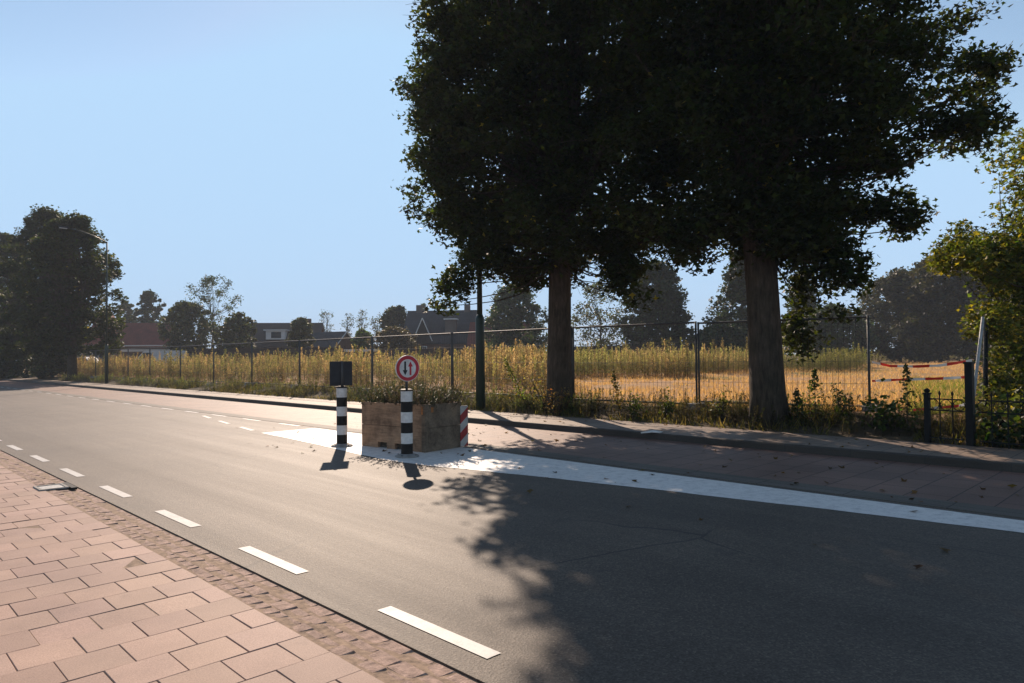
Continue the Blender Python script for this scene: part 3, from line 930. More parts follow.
GREENC = dict(low=((.11, .14, .04), (.18, .17, .06)), top=((.25, .23, .09), (.16, .18, .055)), stem=(.14, .11, .06))
weeds('green_weeds', 'greener clump of weeds right of the thickest trunk beyond the fence', PR,
      gw.uniform(.6, 1.4, len(PR))*(.6+.7*vnoise(PR[:, 0]*.5, PR[:, 1]*.5, 4)), gw, .7, wide=1.6, cols=GREENC)
PG = block(1400, 850, 1000, 75, 110, gw, .35)
weeds('field_edge_weeds', 'ragged low weeds along the foot of the dark trees at the field edge', PG, gw.uniform(.5, 1.3, len(PG)), gw, .6, wide=2.2, cols=GREENC)
# low green growth at the foot of the left strip
a = gw.uniform(11, 62, 2000); b = 12.75+1.3*gw.random(2000)
x = a*UX+b*NX; y = a*UY+b*NY
PF = np.stack([x, y, ground_z(x, y)], 1)
PF = PF[vnoise(a*.6, b*.6, 17) > .33]
weeds('verge_weeds', 'low green weeds along the back edge of the far footpath on the left', PF, gw.uniform(.15, .5, len(PF)), gw, .8, wide=1.1,
      cols=dict(low=((.13, .18, .035), (.22, .20, .07)), top=((.30, .26, .09), (.20, .24, .05)), stem=(.15, .12, .06)))
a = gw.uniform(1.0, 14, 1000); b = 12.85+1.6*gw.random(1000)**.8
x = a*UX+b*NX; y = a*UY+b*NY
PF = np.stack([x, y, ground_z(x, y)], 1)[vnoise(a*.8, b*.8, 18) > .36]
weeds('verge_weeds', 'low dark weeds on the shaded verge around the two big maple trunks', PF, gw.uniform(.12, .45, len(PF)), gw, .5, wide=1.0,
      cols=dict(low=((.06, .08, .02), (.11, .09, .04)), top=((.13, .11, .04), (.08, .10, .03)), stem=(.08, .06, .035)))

def grass(name, label, P, h, g, c1, c2, cat='grass', w=.012):
    n = len(P)
    an = g.uniform(0, 6.283, n); ln = g.normal(0, .45, (n, 2))*h[:, None]
    side = np.stack([np.cos(an), np.sin(an), 0*an], 1)*w*g.uniform(.6, 1.5, (n, 1))
    tip = P + np.concatenate([ln, h[:, None]], 1)
    V = np.stack([P-side, P+side, tip], 1).reshape(-1, 3)
    F = np.arange(3*n).reshape(-1, 3)
    t = g.random((n, 1))
    T = (np.array(c1)*(1-t)+np.array(c2)*t)*g.uniform(.7, 1.25, (n, 1))
    tag(np_mesh(name, V, F, M['grass'], np.repeat(T, 3, 0)), label, cat, None, 'stuff')
# short dry grass on the cleared field
n = 42000
Y = 14+46*gw.random(n)**1.6; px = gw.uniform(540, 1010, n)
x = (px-512)/FPX*Y; b = x*NX+Y*NY
k = (b > 14.3)
x, Y = x[k], Y[k]
dens = vnoise(x*.6, Y*.6, 22) > .25
x, Y = x[dens], Y[dens]
P = np.stack([x, Y, ground_z(x, Y)], 1)
grass('dry_grass', 'short dry orange straw covering the cleared field behind the fence', P, gw.uniform(.04, .13, len(P))*(1+Y/60), gw, (.46, .27, .12), (.50, .35, .19), w=.010)
# green patch near the railing
n = 9000
Y = 13.2+16*gw.random(n)**1.4; px = gw.uniform(905, 1015, n)
x = (px-512)/FPX*Y
k = (x*NX+Y*NY > 13.6) & (vnoise(x*.5, Y*.5, 25) > .3)
x, Y = x[k], Y[k]
P = np.stack([x, Y, ground_z(x, Y)], 1)
grass('green_grass', 'green grass patch on the field behind the iron railing', P, gw.uniform(.05, .18, len(P)), gw, (.12, .16, .03), (.22, .23, .06))
# verge grass
n = 15000
a = gw.uniform(.5, 40, n); b = 12.62+2.1*gw.random(n)**.9
x = a*UX+b*NX; y = a*UY+b*NY
k = vnoise(a*.7, b*.9, 27) > .35
P = np.stack([x, y, ground_z(x, y)], 1)[k]
grass('verge_grass', 'thin uneven grass growing on the verge under the fence', P, gw.uniform(.05, .22, len(P)), gw, (.08, .09, .02), (.22, .17, .06))

# ------------------------------------------------------------------ single weeds one can tell apart on the verge
def weed_plant(name, label, px, ybase, h, kind, seed, lean=(0, 0), Y=None, base=(.06, .075, .02)):
    g = np.random.default_rng(seed)
    if Y is None:
        b = ybase; ray = (px-512)/FPX; Y = b/(NX*ray+NY)
    X = (px-512)/FPX*Y
    z = float(ground_z(X, Y))
    t = thing(name, label, 'weed', (X, Y, z), 0, 'single weeds standing on the verge')
    mb = MB(); P, S = [], []
    ns = {'spire': 1, 'bushy': 5, 'broad': 7, 'dry': 12}[kind]
    for s in range(ns):
        sp = 0 if ns == 1 else {'bushy': .16, 'broad': .26, 'dry': .28}[kind]*h
        tip = Vector((lean[0]+g.normal(0, sp), lean[1]+g.normal(0, sp), h*(1 if s == 0 else g.uniform(.55, .95))))
        b0 = Vector((g.normal(0, .03), g.normal(0, .03), -.03)) if ns > 1 else Vector((0, 0, -.03))
        mid = b0.lerp(tip, .5) + Vector((0, 0, .06*h))
        mb.tube([b0, mid, tip], [.010, .007, .003], 5)
        nl = {'spire': 230, 'bushy': 60, 'broad': 26, 'dry': 26}[kind]
        for i in range(nl):
            u = .12+.9*g.random()
            p = b0.lerp(mid, u*2) if u < .5 else mid.lerp(tip, min(1, (u-.5)*2))
            wid = {'spire': .10*(1.15-u), 'bushy': .09*(1.2-u*.6), 'broad': .12, 'dry': .08}[kind]
            P.append(tuple(p+Vector(g.normal(0, wid, 3)))); S.append({'spire': .07, 'bushy': .065, 'broad': .13, 'dry': .06}[kind]*g.uniform(.7, 1.2))
    mb.build('stem', M['bark'], t, True)
    V, F, k = leaf_geo(np.array(P), np.array(S), g, 'diamond', .3)
    np_mesh('foliage', V, F, M['leaf_near'], np.repeat(tints(len(P), g, base, .3), k, 0), t)
DW = (.050, .062, .020)
weed_plant('weed_plant', 'tall spire shaped weed just left of the black iron railing', 906, 13.3, 1.15, 'spire', 201, base=DW)
weed_plant('weed_plant', 'dark upright weed right of the thickest maple trunk', 814, 13.7, .95, 'spire', 202, base=DW)
weed_plant('weed_plant', 'bushy weed between the upright dark weed and the fence end post', 838, 13.6, .72, 'bushy', 203, base=DW)
weed_plant('weed_plant', 'small weed touching the right side of the thickest maple trunk', 796, 13.5, .6, 'spire', 204, base=DW)
weed_plant('weed_plant', 'broad leaved bush at the foot of the fence end post', 884, 13.5, .62, 'broad', 205, base=(.055, .075, .018))
weed_plant('weed_plant', 'grey green bushy weed in front of the joint of the two fence panels', 720, 13.4, .6, 'bushy', 206, base=(.07, .07, .032))
weed_plant('weed_plant', 'bushy weed standing right of the tall reddish weed', 664, 13.3, .62, 'bushy', 207, base=DW)
weed_plant('weed_plant', 'tall reddish stemmed weed in front of the fence between the two trunks', 618, 13.4, 1.0, 'spire', 208, lean=(-.12, .0), base=(.09, .07, .03))
weed_plant('weed_plant', 'bushy green weed right of the tall reddish weed, close to the footpath', 634, 13.0, .55, 'bushy', 209, base=DW)
weed_plant('weed_plant', 'dry reddish clump wrapped round the foot of the farther maple trunk', 558, 12.9, .72, 'dry', 210, base=(.17, .10, .045))
weed_plant('weed_plant', 'tall leaning green weed between the green lamp post and the farther trunk', 528, 13.2, 1.35, 'spire', 211, lean=(-.62, .0), base=(.10, .115, .03))
weed_plant('weed_plant', 'leaning straw coloured weed right beside the green lamp post', 545, 13.3, .95, 'dry', 212, lean=(-.35, 0), base=(.20, .14, .06))
weed_plant('weed_plant', 'dark creeping bush at the foot of the tall black post', 992, 12.9, .5, 'broad', 213, base=(.03, .045, .014))
weed_plant('weed_plant', 'dark low bush under the right end of the railing', 1020, 12.9, .42, 'broad', 214, base=(.03, .042, .014))

# ------------------------------------------------------------------ temporary fence panels
G_FP = 'wire mesh fence panels along the verge'
def fence_panel(P0, P1, ztop, label, dense=True):
    P0 = Vector((P0[0], P0[1])); P1 = Vector((P1[0], P1[1]))
    d = P1-P0; L = d.length-.06; rz = math.atan2(d.y, d.x)
    c0 = P0+d.normalized()*.03
    t = thing('fence_panel', label, 'fence panel', (c0.x, c0.y, 0), rz, G_FP)
    zg0 = float(ground_z(P0.x, P0.y)); zg1 = float(ground_z(P1.x, P1.y))
    zb = max(zg0, zg1)+.09
    fr = MB(); r = .025
    for x_, zg in ((0, zg0), (L, zg1)):
        fr.tube([(x_, 0, zg+.02), (x_, 0, ztop)], r, 8)
    fr.tube([(r, 0, ztop-r), (L-r, 0, ztop-r)], r*.9, 8, False)
    fr.tube([(r, 0, zb), (L-r, 0, zb)], r*.9, 8, False)
    fr.build('frame', M['galv'], t, True)
    w = MB(); rw = .0038
    nx = int(L/.11)
    for i in range(1, nx):
        x_ = L*i/nx
        w.tube([(x_, 0, zb), (x_, 0, ztop-r)], rw, 3, False)
    for k in range(1, 4):
        z = zb+(ztop-zb)*k/4
        w.tube([(r, .004, z), (L-r, .004, z)], rw, 3, False)
    w.build('wire_mesh', M['wire'], t)
    ft = MB(); ft.box((-.02, 0, zg0+.05), (.24, .66, .13)); ft.build('foot_block', M['concrete'], t)
    return t
pts = [(7.16, 14.06), (4.24, 16.10)]
ray = [(a_, 14.05) for a_ in (12.05, 16.98, 21.45, 26.8, 31.3, 35.7, 40.3, 45.3, 49.5, 57.0, 64.0)]
pts += [tuple(R(a_, b_)[:2]) for a_, b_ in ray]
FL = ['fence panel right of the thickest maple trunk, its end post beside the barrier tapes',
      'fence panel between the two big maple trunks', 'fence panel behind the farther maple trunk, reaching the lamp post',
      'fence panel just left of the green lamp post, behind the planter', 'fence panel directly behind the give way sign',
      'fence panel behind the striped bollard with the sign seen from behind', 'fence panel below the brown roofed house',
      'fence panel below the low olive tree', 'fence panel in front of the long dark wooden wall', 'fence panel in front of the white van',
      'fence panel right of the far lamp post', 'farthest fence panel, under the dark maples at left']
for i in range(len(pts)-1):
    fence_panel(pts[i], pts[i+1], 2.31 if i < 1 else 2.33, FL[i])

# ------------------------------------------------------------------ iron railing, post, leaning mesh panel, barrier tapes
P0 = at(928, 440, 11.35); P1 = at(971, 445, 10.85)
rzf = math.atan2(P1.y-P0.y, P1.x-P0.x)
def railing(p0, L, label, first_post):
    t = thing('iron_railing', label, 'railing', (p0.x, p0.y, .12), rzf, 'black iron railing sections')
    if first_post:
        mb = MB(); mb.box((0, 0, .36), (.075, .075, .84)); mb.box((0, 0, .78), (.10, .10, .03))
        mb.tube([(0, 0, .795), (0, 0, .81), (0, 0, .84), (0, 0, .865)], [.02, .045, .045, .012], 10)
        mb.build('post', M['blackiron'], t)
    for z in (.52, .70, .08):
        mb = MB(); mb.box((L/2, 0, z), (L-.08, .035, .018)); mb.build('rail', M['blackiron'], t)
    n = max(2, round(L/.205)); 
    for i in range(1, n):
        x_ = L*i/n
        mb = MB(); mb.tube([(x_, 0, .0), (x_, 0, .78)], .010, 6)
        mb.tube([(x_, 0, .76), (x_, 0, .79), (x_, 0, .84)], [.012, .022, .002], 6)
        mb.build('baluster', M['blackiron'], t)
    for i in range(n):
        x_ = L*(i+.5)/n; mb = MB()
        mb.tube([(x_+.082*math.cos(q), 0, .61+.082*math.sin(q)) for q in np.linspace(0, 2*math.pi, 17)], .006, 5, False)
        mb.build('ring', M['blackiron'], t)
    return t
Ls = math.hypot(P1.x-P0.x, P1.y-P0.y)
railing(P0, Ls-.06, 'short iron railing section left of the tall black post', True)
dv = Vector((P1.x-P0.x, P1.y-P0.y)).normalized()
railing(Vector((P1.x+dv.x*.08, P1.y+dv.y*.08, 0)), 1.9, 'iron railing section right of the tall black post, running out of frame', False)
t = thing('gate_post', 'tall black post with flat cap between the two railing sections', 'post', (P1.x, P1.y, .1), rzf)
mb = MB(); mb.box((0, 0, .64), (.105, .09, 1.28)); mb.build('post', M['blackiron'], t)
mb = MB(); mb.box((0, 0, 1.295), (.125, .11, .03)); mb.build('cap', M['blackiron'], t)

def mesh_gate():
    nb, nt_ = at(968, 443, 11.5), at(983, 317, 11.5)
    fb, ft_ = at(985.5, 430, 12.9), at(985.5, 325, 12.9)
    fb2, ft2 = at(996, 428, 14.2), at(993, 330, 14.2)
    o = Vector((nb.x, nb.y, .15))
    t = thing('mesh_panel', 'leaning wire mesh panel seen nearly edge on behind the tall black post', 'fence panel', o)
    for p, q, r_ in ((nb, nt_, .024),):
        MB().tube([p-o, q-o], r_, 8).build('sunlit_tube', M['steel_plate'], t, True)  # paler steel paints the sun's brightness onto this edge tube
    MB().tube([fb-o, ft_-o], .04, 8).build('post', M['blackiron'], t, True)
    MB().tube([fb2-o, ft2-o], .05, 8).build('post', M['concrete'], t, True)
    MB().tube([nt_-o, ft_-o, ft2-o], .016, 8).build('top_rail', M['wire'], t, True)
    w = MB()
    for A_, B_, C_, D_ in ((nb, nt_, fb, ft_), (fb, ft_, fb2, ft2)):
        for k in range(1, 24):
            s = k/24
            w.tube([A_.lerp(B_, s)-o, C_.lerp(D_, s)-o], .0035, 4, False)
        for k in range(1, 12):
            s = k/12
            w.tube([A_.lerp(C_, s)-o, B_.lerp(D_, s)-o], .0025, 4, False)
    w.build('wire_mesh', M['galv'], t)
mesh_gate()

def tape(label, path, seed):
    g = np.random.default_rng(seed)
    o = path[0]
    V, F, T = [], [], []
    n = 160; w = .024
    pl = [(p-o) for p in path]
    seg = [(pl[i+1]-pl[i]).length for i in range(len(pl)-1)]; tot = sum(seg)
    tw0 = g.uniform(0, 3)
    for i in range(n+1):
        d = tot*i/n; k = 0
        while k < len(seg)-1 and d > seg[k]: d -= seg[k]; k += 1
        f = min(1, d/seg[k]); p = pl[k].lerp(pl[k+1], f)
        tw = .5*math.sin(tw0+i*.09)+.25*math.sin(i*.23)
        up_ = Vector((0, math.sin(tw), math.cos(tw)))*w
        c = (.62, .035, .025) if int(tot*i/n/.42 + tw0) % 2 == 0 else (.78, .76, .74)
        V += [tuple(p-up_), tuple(p+up_)]; T += [c, c]
    for i in range(n):
        F.append((2*i, 2*i+1, 2*i+3, 2*i+2))
    ob = np_mesh('barrier_tape', V, F, M['tape'], np.array(T), None, False, o)
    tag(ob, label, 'barrier tape', 'red and white barrier tapes across the gap')
E0 = 13.95
tape('topmost red and white tape, sagging between fence end post and leaning mesh panel', [at(872, 362, E0), at(890, 366, 13.6), at(915, 366.5, 12.9), at(940, 365.5, 12.3), at(972, 360.5, 11.6)], 1)
tape('middle red and white tape, stretched straight at half height of the gap', [at(872, 381, E0), at(905, 379.5, 13.1), at(940, 378.5, 12.3), at(970, 377, 11.6)], 2)
tape('lowest red and white tape, seen through the short railing section', [at(913, 410, 13.2), at(935, 408, 12.6), at(958, 406, 12.1), at(970, 403, 11.7)], 3)

# ------------------------------------------------------------------ bollards, planter, lamps
G_BO = 'black and white striped traffic bollards'
def bollard(loc, label, rz):
    t = thing('traffic_bollard', label, 'bollard', loc, rz, G_BO)
    bs = MB(); bs.tube([(0, 0, .0), (0, 0, .022), (0, 0, .05)], [.19, .185, .105], 24); bs.build('base_flange', M['concrete'], t)
    for q in range(4):
        an = q*math.pi/2+.6
        MB().tube([(.155*math.cos(an), .155*math.sin(an), .02), (.155*math.cos(an), .155*math.sin(an), .04)], .013, 6).build('bolt', M['galv'], t)
    z = .045; h = .164
    for k in range(6):
        mb = MB()
        mb.tube([(0, 0, z), (0, 0, z+h)], .092, 28)
        mb.build('band', M['black_pl'] if k % 2 == 0 else M['white_pl'], t, False)
        z += h
    MB().tube([(0, 0, z), (0, 0, z+.022), (0, 0, z+.032)], [.096, .096, .07], 28).build('cap', M['black_pl'], t)
    return t, z
def disc(mb, c, r0, r1, y, th=.002, n=48):
    # ring or disc facing -Y
    vs, fs = [], []
    for i in range(n):
        a_ = 2*math.pi*i/n
        for r_ in (r0, r1):
            for yy in (y, y-th):
                vs.append((c[0]+r_*math.cos(a_), yy, c[1]+r_*math.sin(a_)))
    for i in range(n):
        j = (i+1) % n
        A_, B_, C_, D_ = 4*i, 4*i+1, 4*i+2, 4*i+3
        E_, F_, G_, H_ = 4*j, 4*j+1, 4*j+2, 4*j+3
        fs += [(B_, D_, H_, F_), (A_, E_, G_, C_), (C_, G_, H_, D_)]
        if r0 > 0: fs.append((A_, B_, F_, E_))
    mb.add(vs, fs)
    return mb
loc = gnd(407, 457); loc.z = .005
face = math.radians(35)                       # sign turned toward the traffic coming from the right
t, zt = bollard(loc, 'striped bollard carrying a round red rimmed sign with two arrows', face)
MB().tube([(0, 0, zt-.02), (0, 0, zt+.30)], .021, 10).build('sign_pole', M['galv'], t, True)
s = disc(MB(), (0, 1.385), 0, .205, -.022, .022).build('sign_plate', M['white_pl'], t)
disc(MB(), (0, 0), .143, .196, -.0445, .002).build('red_ring', M['red_sign'], s).location = (0, 0, 1.385)
disc(MB(), (0, 0), 0, .1425, -.0445, .0015).build('white_face', M['white_pl'], s).location = (0, 0, 1.385)
def arrow(x, sgn, mat, nm, hw=.042, sw=.016, L=.215):
    y = -.0475; h = L/2
    hl = .08
    sh = [(x-sw, y, -sgn*h), (x+sw, y, -sgn*h), (x+sw, y, sgn*(h-hl)), (x-sw, y, sgn*(h-hl))]
    hd = [(x-hw, y, sgn*(h-hl)), (x+hw, y, sgn*(h-hl)), (x, y, sgn*h)]
    MB().prism(sh, (0, -.001, 0)).prism(hd, (0, -.001, 0)).build(nm, mat, s).location = (0, 0, 1.385)
arrow(-.046, -1, M['black_sign'], 'black_arrow')
arrow(.046, 1, M['red_sign'], 'red_arrow')
MB().box((0, .004, 1.385), (.30, .03, .03)).build('clamp', M['galv'], t)

loc = gnd(342, 446.5); loc.z = .005
t, zt = bollard(loc, 'striped bollard whose square sign is seen from behind, left of the planter', math.radians(24))
MB().tube([(.0, -.05, zt-.02), (.0, -.05, zt+.475)], .024, 10).build('sign_pole', M['galv'], t, True)
mb = MB(); mb.box((-.015, -.016, zt+.255), (.39, .018, .43)); mb.build('sign_plate', M['grey_pl'], t)
for z_ in (.10, .41):
    MB().box((-.015, -.030, zt+z_), (.34, .012, .03)).build('bracket', M['grey_pl'], t)

def planter():
    Pc = gnd(425, 453); Pl = gnd(362, 446); Pr = gnd(461, 449)
    rz = math.atan2(Pc.y-Pl.y, Pc.x-Pl.x)           # local x runs along the long face toward the near corner
    L = math.hypot(Pc.x-Pl.x, Pc.y-Pl.y); W = .86; Ht = .78
    t = thing('planter_box', 'weathered wooden planter box standing on the white painted island', 'planter', (Pl.x, Pl.y, .006), rz)
    hb = Ht/2-.006
    for k in range(2):
        z = .0+k*(Ht/2)
        mb = MB()
        if k == 0:       # lower board with two slots for a fork lift
            x_ = 0
            for (s0, s1) in ((.42, .66), (.86, 1.10)):
                mb.box(((x_+s0)/2, .03, z+hb/2), (s0-x_, .06, hb)); mb.box(((s0+s1)/2, .03, z+.10+(hb-.10)/2), (s1-s0, .06, hb-.10)); x_ = s1
            mb.box(((x_+L-.07)/2, .03, z+hb/2), (L-.07-x_, .06, hb))
        else:
            mb.box(((L-.07)/2, .03, z+hb/2), (L-.07, .06, hb))
        mb.build('long_board', M['planter'], t)
        MB().box(((L-.07)/2, W-.03, z+hb/2), (L-.07, .06, hb)).build('long_board', M['planter'], t)
        MB().box((L-.03, W/2+.04, z+hb/2), (.06, W-.08, hb)).build('end_board', M['planter_end'], t)
        MB().box((.03, W/2, z+hb/2), (.06, W-.13, hb)).build('end_board', M['planter_end'], t)
    MB().box((L-.035, .035, Ht/2), (.075, .076, Ht+.004)).build('corner_post', M['planter_end'], t)
    MB().box((L-.06, -.004, Ht-.10), (.035, .006, .13)).build('rust_patch', M['orange'], t)
    MB().box((L+.002, .17, Ht-.09), (.006, .05, .09)).build('rust_patch', M['orange'], t)
    MB().box((L/2, W/2, .32), (L-.13, W-.13, .62)).build('soil', M['soil'], t)
    mb = MB(); mb.box((0, 0, .34), (.17, .012, .70)); ob = mb.build('hazard_board', M['stripes'], t)
    ob.location = (L+.016, W+.066, .02); ob.rotation_euler.z = math.radians(84)
    # plants
    g = np.random.default_rng(9)
    n = 680
    xs = g.uniform(.08, L-.06, n); ys = g.uniform(.06, W-.06, n)
    q = Matrix.Rotation(rz, 3, 'Z')
    V, F, T = [], [], []
    for i in range(n):
        base = Vector((xs[i], ys[i], .62)); h = g.uniform(.30, .56)*(1-.45*abs(xs[i]/L-.55))
        out = Vector(((xs[i]/L-.5)*.5+g.normal(0, .14), (ys[i]/W-.5)*.4+g.normal(0, .14), 0))
        tip = base+Vector((out.x, out.y, h))
        c = np.array((.115, .08, .068)) if g.random() < .5 else np.array((.05, .058, .032))
        for k in range(14):
            f = .25+.75*g.random(); p = base.lerp(tip, f)
            d = Vector(g.normal(0, 1, 3)); d.z = abs(d.z)+.6; d.normalize(); s_ = d.cross(Vector((0, 0, 1))).normalized()*.009
            l = .06*g.uniform(.7, 1.3); o = len(V)
            V += [tuple(p-s_), tuple(p+s_), tuple(p+d*l)]; F.append((o, o+1, o+2)); T += [c*g.uniform(.7, 1.3)]*3
            if k == 0:
                o = len(V); w_ = Vector((.004, 0, 0)); V += [tuple(base-w_), tuple(base+w_), tuple(tip)]; F.append((o, o+1, o+2)); T += [np.array((.09, .065, .04))]*3
    ob = np_mesh('planter_plants', V, F, M['leaf'], np.array(T), None, False, (Pl.x, Pl.y, .006), rz)
    tag(ob, 'dry grey green heather filling the wooden planter box', 'plants', None, 'stuff')
planter()

G_LP = 'street lamps along the far footpath'
def lamp(label, px, b, ztop, arm, rlow, zlow, seed):
    ray = (px-512)/FPX; Y = b/(NX*ray+NY); X = ray*Y
    t = thing('street_lamp', label, 'street lamp', (X, Y, .12), TH, G_LP)   # local -x points across the road
    mb = MB(); mb.tube([(0, 0, -.1), (0, 0, zlow-.05), (0, 0, zlow+.08)], [rlow*1.05, rlow, rlow*.62], 14); mb.build('lower_pole', M['darkgreen'], t, True)
    MB().tube([(0, 0, zlow), (0, 0, ztop)], [rlow*.62, rlow*.45], 12).build('upper_pole', M['darkgreen'], t, True)
    MB().box((rlow+.004, 0, .75), (.012, .10, .32)).build('door', M['darkgreen'], t)
    mb = MB(); mb.tube([(0, 0, ztop-.05), (-.35*arm, 0, ztop+.30), (-.7*arm, 0, ztop+.52), (-arm, 0, ztop+.62)], [rlow*.42, rlow*.4, rlow*.36, rlow*.33], 10); mb.build('arm', M['darkgreen'], t, True)
    mb = MB(); mb.box((-arm-.25, 0, ztop+.65), (.55, .16, .07)); mb.box((-arm-.24, 0, ztop+.70), (.40, .11, .035))
    h = mb.build('lamp_head', M['grey_pl'], t)
    MB().box((-arm-.30, 0, ztop+.59), (.40, .15, .035)).build('lens', M['lamp_glass'], h)
lamp('dark green lamp post rising into the maple crown right of the planter', 480, 13.0, 7.4, .6, .125, 2.55, 1)
lamp('slender lamp post with long arm in front of the dark maples at left', 106.5, 12.9, 9.0, 2.1, .10, 2.4, 2)

# ------------------------------------------------------------------ drain cover, litter
t = thing('drain_cover', 'pale steel gully cover on the near kerb beside the road edge', 'drain cover', gnd(51, 487.5, .03), TH)
mb = MB(); mb.box((0, 0, .002), (.30, .36, .008)); mb.build('plate', M['steel_plate'], t)
mb = MB()
for s_ in (-1, 1):
    mb.box((s_*.135, 0, .009), (.03, .36, .008)); mb.box((0, s_*.165, .009), (.24, .03, .008))
mb.build('rim', M['concrete'], t)
MB().box((.19, 0, -.008), (.06, .50, .03)).build('inlet_shade', M['black_pl'], t)  # solid black box stands for the shade inside the gully opening
g = gw
mbv = MB(); P = gnd(652, 433, .12)
vs = []
for i in range(12):
    a_ = 2*math.pi*i/12; r_ = .17*(1+.3*math.sin(2*a_+.5))
    vs.append((r_*math.cos(a_)*1.1, r_*math.sin(a_)*.6, .012+.012*math.sin(3*a_)))
vs += [(.02, .0, .055), (0, 0, .004)]
mbv.add(vs, [(i, (i+1) % 12, 12) for i in range(12)] + [((i+1) % 12, i, 13) for i in range(12)])
tag(mbv.build('litter', M['white_pl'], None, True, (P.x, P.y, .121)), 'crumpled white scrap lying on the far footpath between the trunks', 'litter')
# fallen leaves
n = 260
a = gw.uniform(-1, 16, n); b = np.where(gw.random(n) < .75, gw.uniform(8.1, 12.5, n), gw.uniform(5.6, 8.0, n))
z = np.where(b > 11.1, .124, .012)
P = np.stack([a*UX+b*NX, a*UY+b*NY, z], 1)
k_ = leaf_geo(P, gw.uniform(.04, .11, n), gw, 'maple', 3.0)
tag(np_mesh('fallen_leaves', k_[0], k_[1], M['leaf_near'], np.repeat(tints(n, gw, (.10, .055, .025), .4), k_[2], 0)), 'scattered brown fallen leaves on the shaded brick lane', 'leaves', None, 'stuff')

# ------------------------------------------------------------------ houses, wall, vehicles far behind the field
def frame_at(px, Y, rz=0.0):
    P = at(px, 355, Y); return Vector((P.x, P.y, float(ground_z(P.x, P.y))))
def gable_roof(mb, x0, x1, y0, y1, ze, zr, over=.3, th=.15):
    # ridge along x
    yc = (y0+y1)/2
    for s_, ya in ((1, y0-over), (-1, y1+over)):
        k = (zr-ze)/((y1-y0)/2); zeo = ze-over*k
        poly = [(x0-over, ya, zeo), (x1+over, ya, zeo), (x1+over, yc, zr), (x0-over, yc, zr)]
        mb.prism(poly, (0, 0, th))
    return mb
def gable_walls(mb, x0, x1, y0, y1, ze, zr):
    yc = (y0+y1)/2
    mb.prism([(x0, y0, -.3), (x0, y1, -.3), (x0, y1, ze-.02), (x0, yc, zr-.05), (x0, y0, ze-.02)], (x1-x0, 0, 0))
    return mb
def window(parent, x, y, z, w, h, face='-y'):
    fr = MB(); fr.box((x, y-.03, z), (w, .06, h)); f = fr.build('window', M['white_trim'], parent)
    gl = MB()
    for s_ in (-1, 1): gl.box((x+s_*w*.235, y-.065, z), (w*.40, .02, h*.82))
    gl.build('pane', M['glass'], f)
def m_of(px, Y): return px*Y/FPX

# red roofed house at left
Y = 96
o = frame_at(134, Y); t = thing('house', 'brick house with red tiled roof behind the vans at left', 'house', o, math.radians(12))
ze, zr = 3.1, at(134, 324, Y).z-o.z
gable_walls(MB(), -3.0, 5.0, -3.6, 3.6, ze, zr).build('wall', M['brick'], t)
gable_roof(MB(), -3.0, 5.0, -3.6, 3.6, ze, zr).build('roof', M['roof_red'], t)
zr2 = at(118, 309, Y).z-o.z
mb = MB(); mb.add([(-5.2, -4.4, 3.2), (-.8, -4.4, 3.2), (-.8, 2, 3.2), (-5.2, 2, 3.2), (-3.2, -1.6, zr2), (-2.8, -.8, zr2)],
                  [(0, 1, 4), (1, 2, 5, 4), (2, 3, 5), (3, 0, 4, 5), (0, 3, 2, 1)]); mb.build('tower_roof', M['roof_red'], t)
MB().box((-3.0, -1.2, 1.4), (4.0, 6.0, 3.7)).build('tower_wall', M['brick'], t)
MB().box((1.2, -4.05, 3.0), (7.6, .12, .14)).build('gutter_trim', M['white_trim'], t)
window(t, -3.0, -4.25, 1.7, 1.5, 1.2); window(t, 1.5, -3.62, 1.7, 1.6, 1.2)
# low garage with white fascia behind the vans
Y = 88
o = frame_at(166, Y); t = thing('garage', 'low flat roofed garage with white fascia behind the white van', 'garage', o, math.radians(6))
MB().box((0, 0, 1.05), (8.2, 4, 2.3)).build('wall', M['brick'], t)
MB().box((0, 0, 2.34), (8.8, 4.6, .28)).build('fascia', M['white_trim'], t)
MB().box((0, 0, 2.50), (8.5, 4.3, .05)).build('flat_roof', M['roof_slate'], t)
for x_ in (-2.6, 0.2, 3.0): MB().box((x_, -2.02, 1.0), (2.3, .05, 2.0)).build('garage_door', M['fencewood'], t)
# brown roof house with dormer
Y = 92
o = frame_at(288, Y); t = thing('house', 'long brown roofed house with white flat dormer', 'house', o, math.radians(8))
ze, zr = 2.6, at(288, 324, Y).z-o.z
gable_walls(MB(), -6.2, 4.2, -4.2, 4.2, ze, zr).build('wall', M['brick'], t)
gable_roof(MB(), -6.2, 4.2, -4.2, 4.2, ze, zr).build('roof', M['roof_brown'], t)
zd = at(280, 336, Y).z-o.z
d_ = MB(); d_.box((-.9, -2.4, zd), (2.3, 2.6, 1.1)); d_ = d_.build('dormer', M['white_trim'], t)
MB().box((-.9, -2.45, zd+.62), (2.8, 3.0, .14)).build('dormer_roof', M['white_trim'], d_)
MB().box((-.8, -3.72, zd), (1.2, .04, .75)).build('dormer_window', M['glass'], d_)
MB().box((2.6, .4, zr+.2), (.6, .6, 1.0)).build('chimney', M['brick'], t)
window(t, -3.5, -4.22, 1.3, 1.8, 1.2); window(t, 1.5, -4.22, 1.3, 1.8, 1.2)
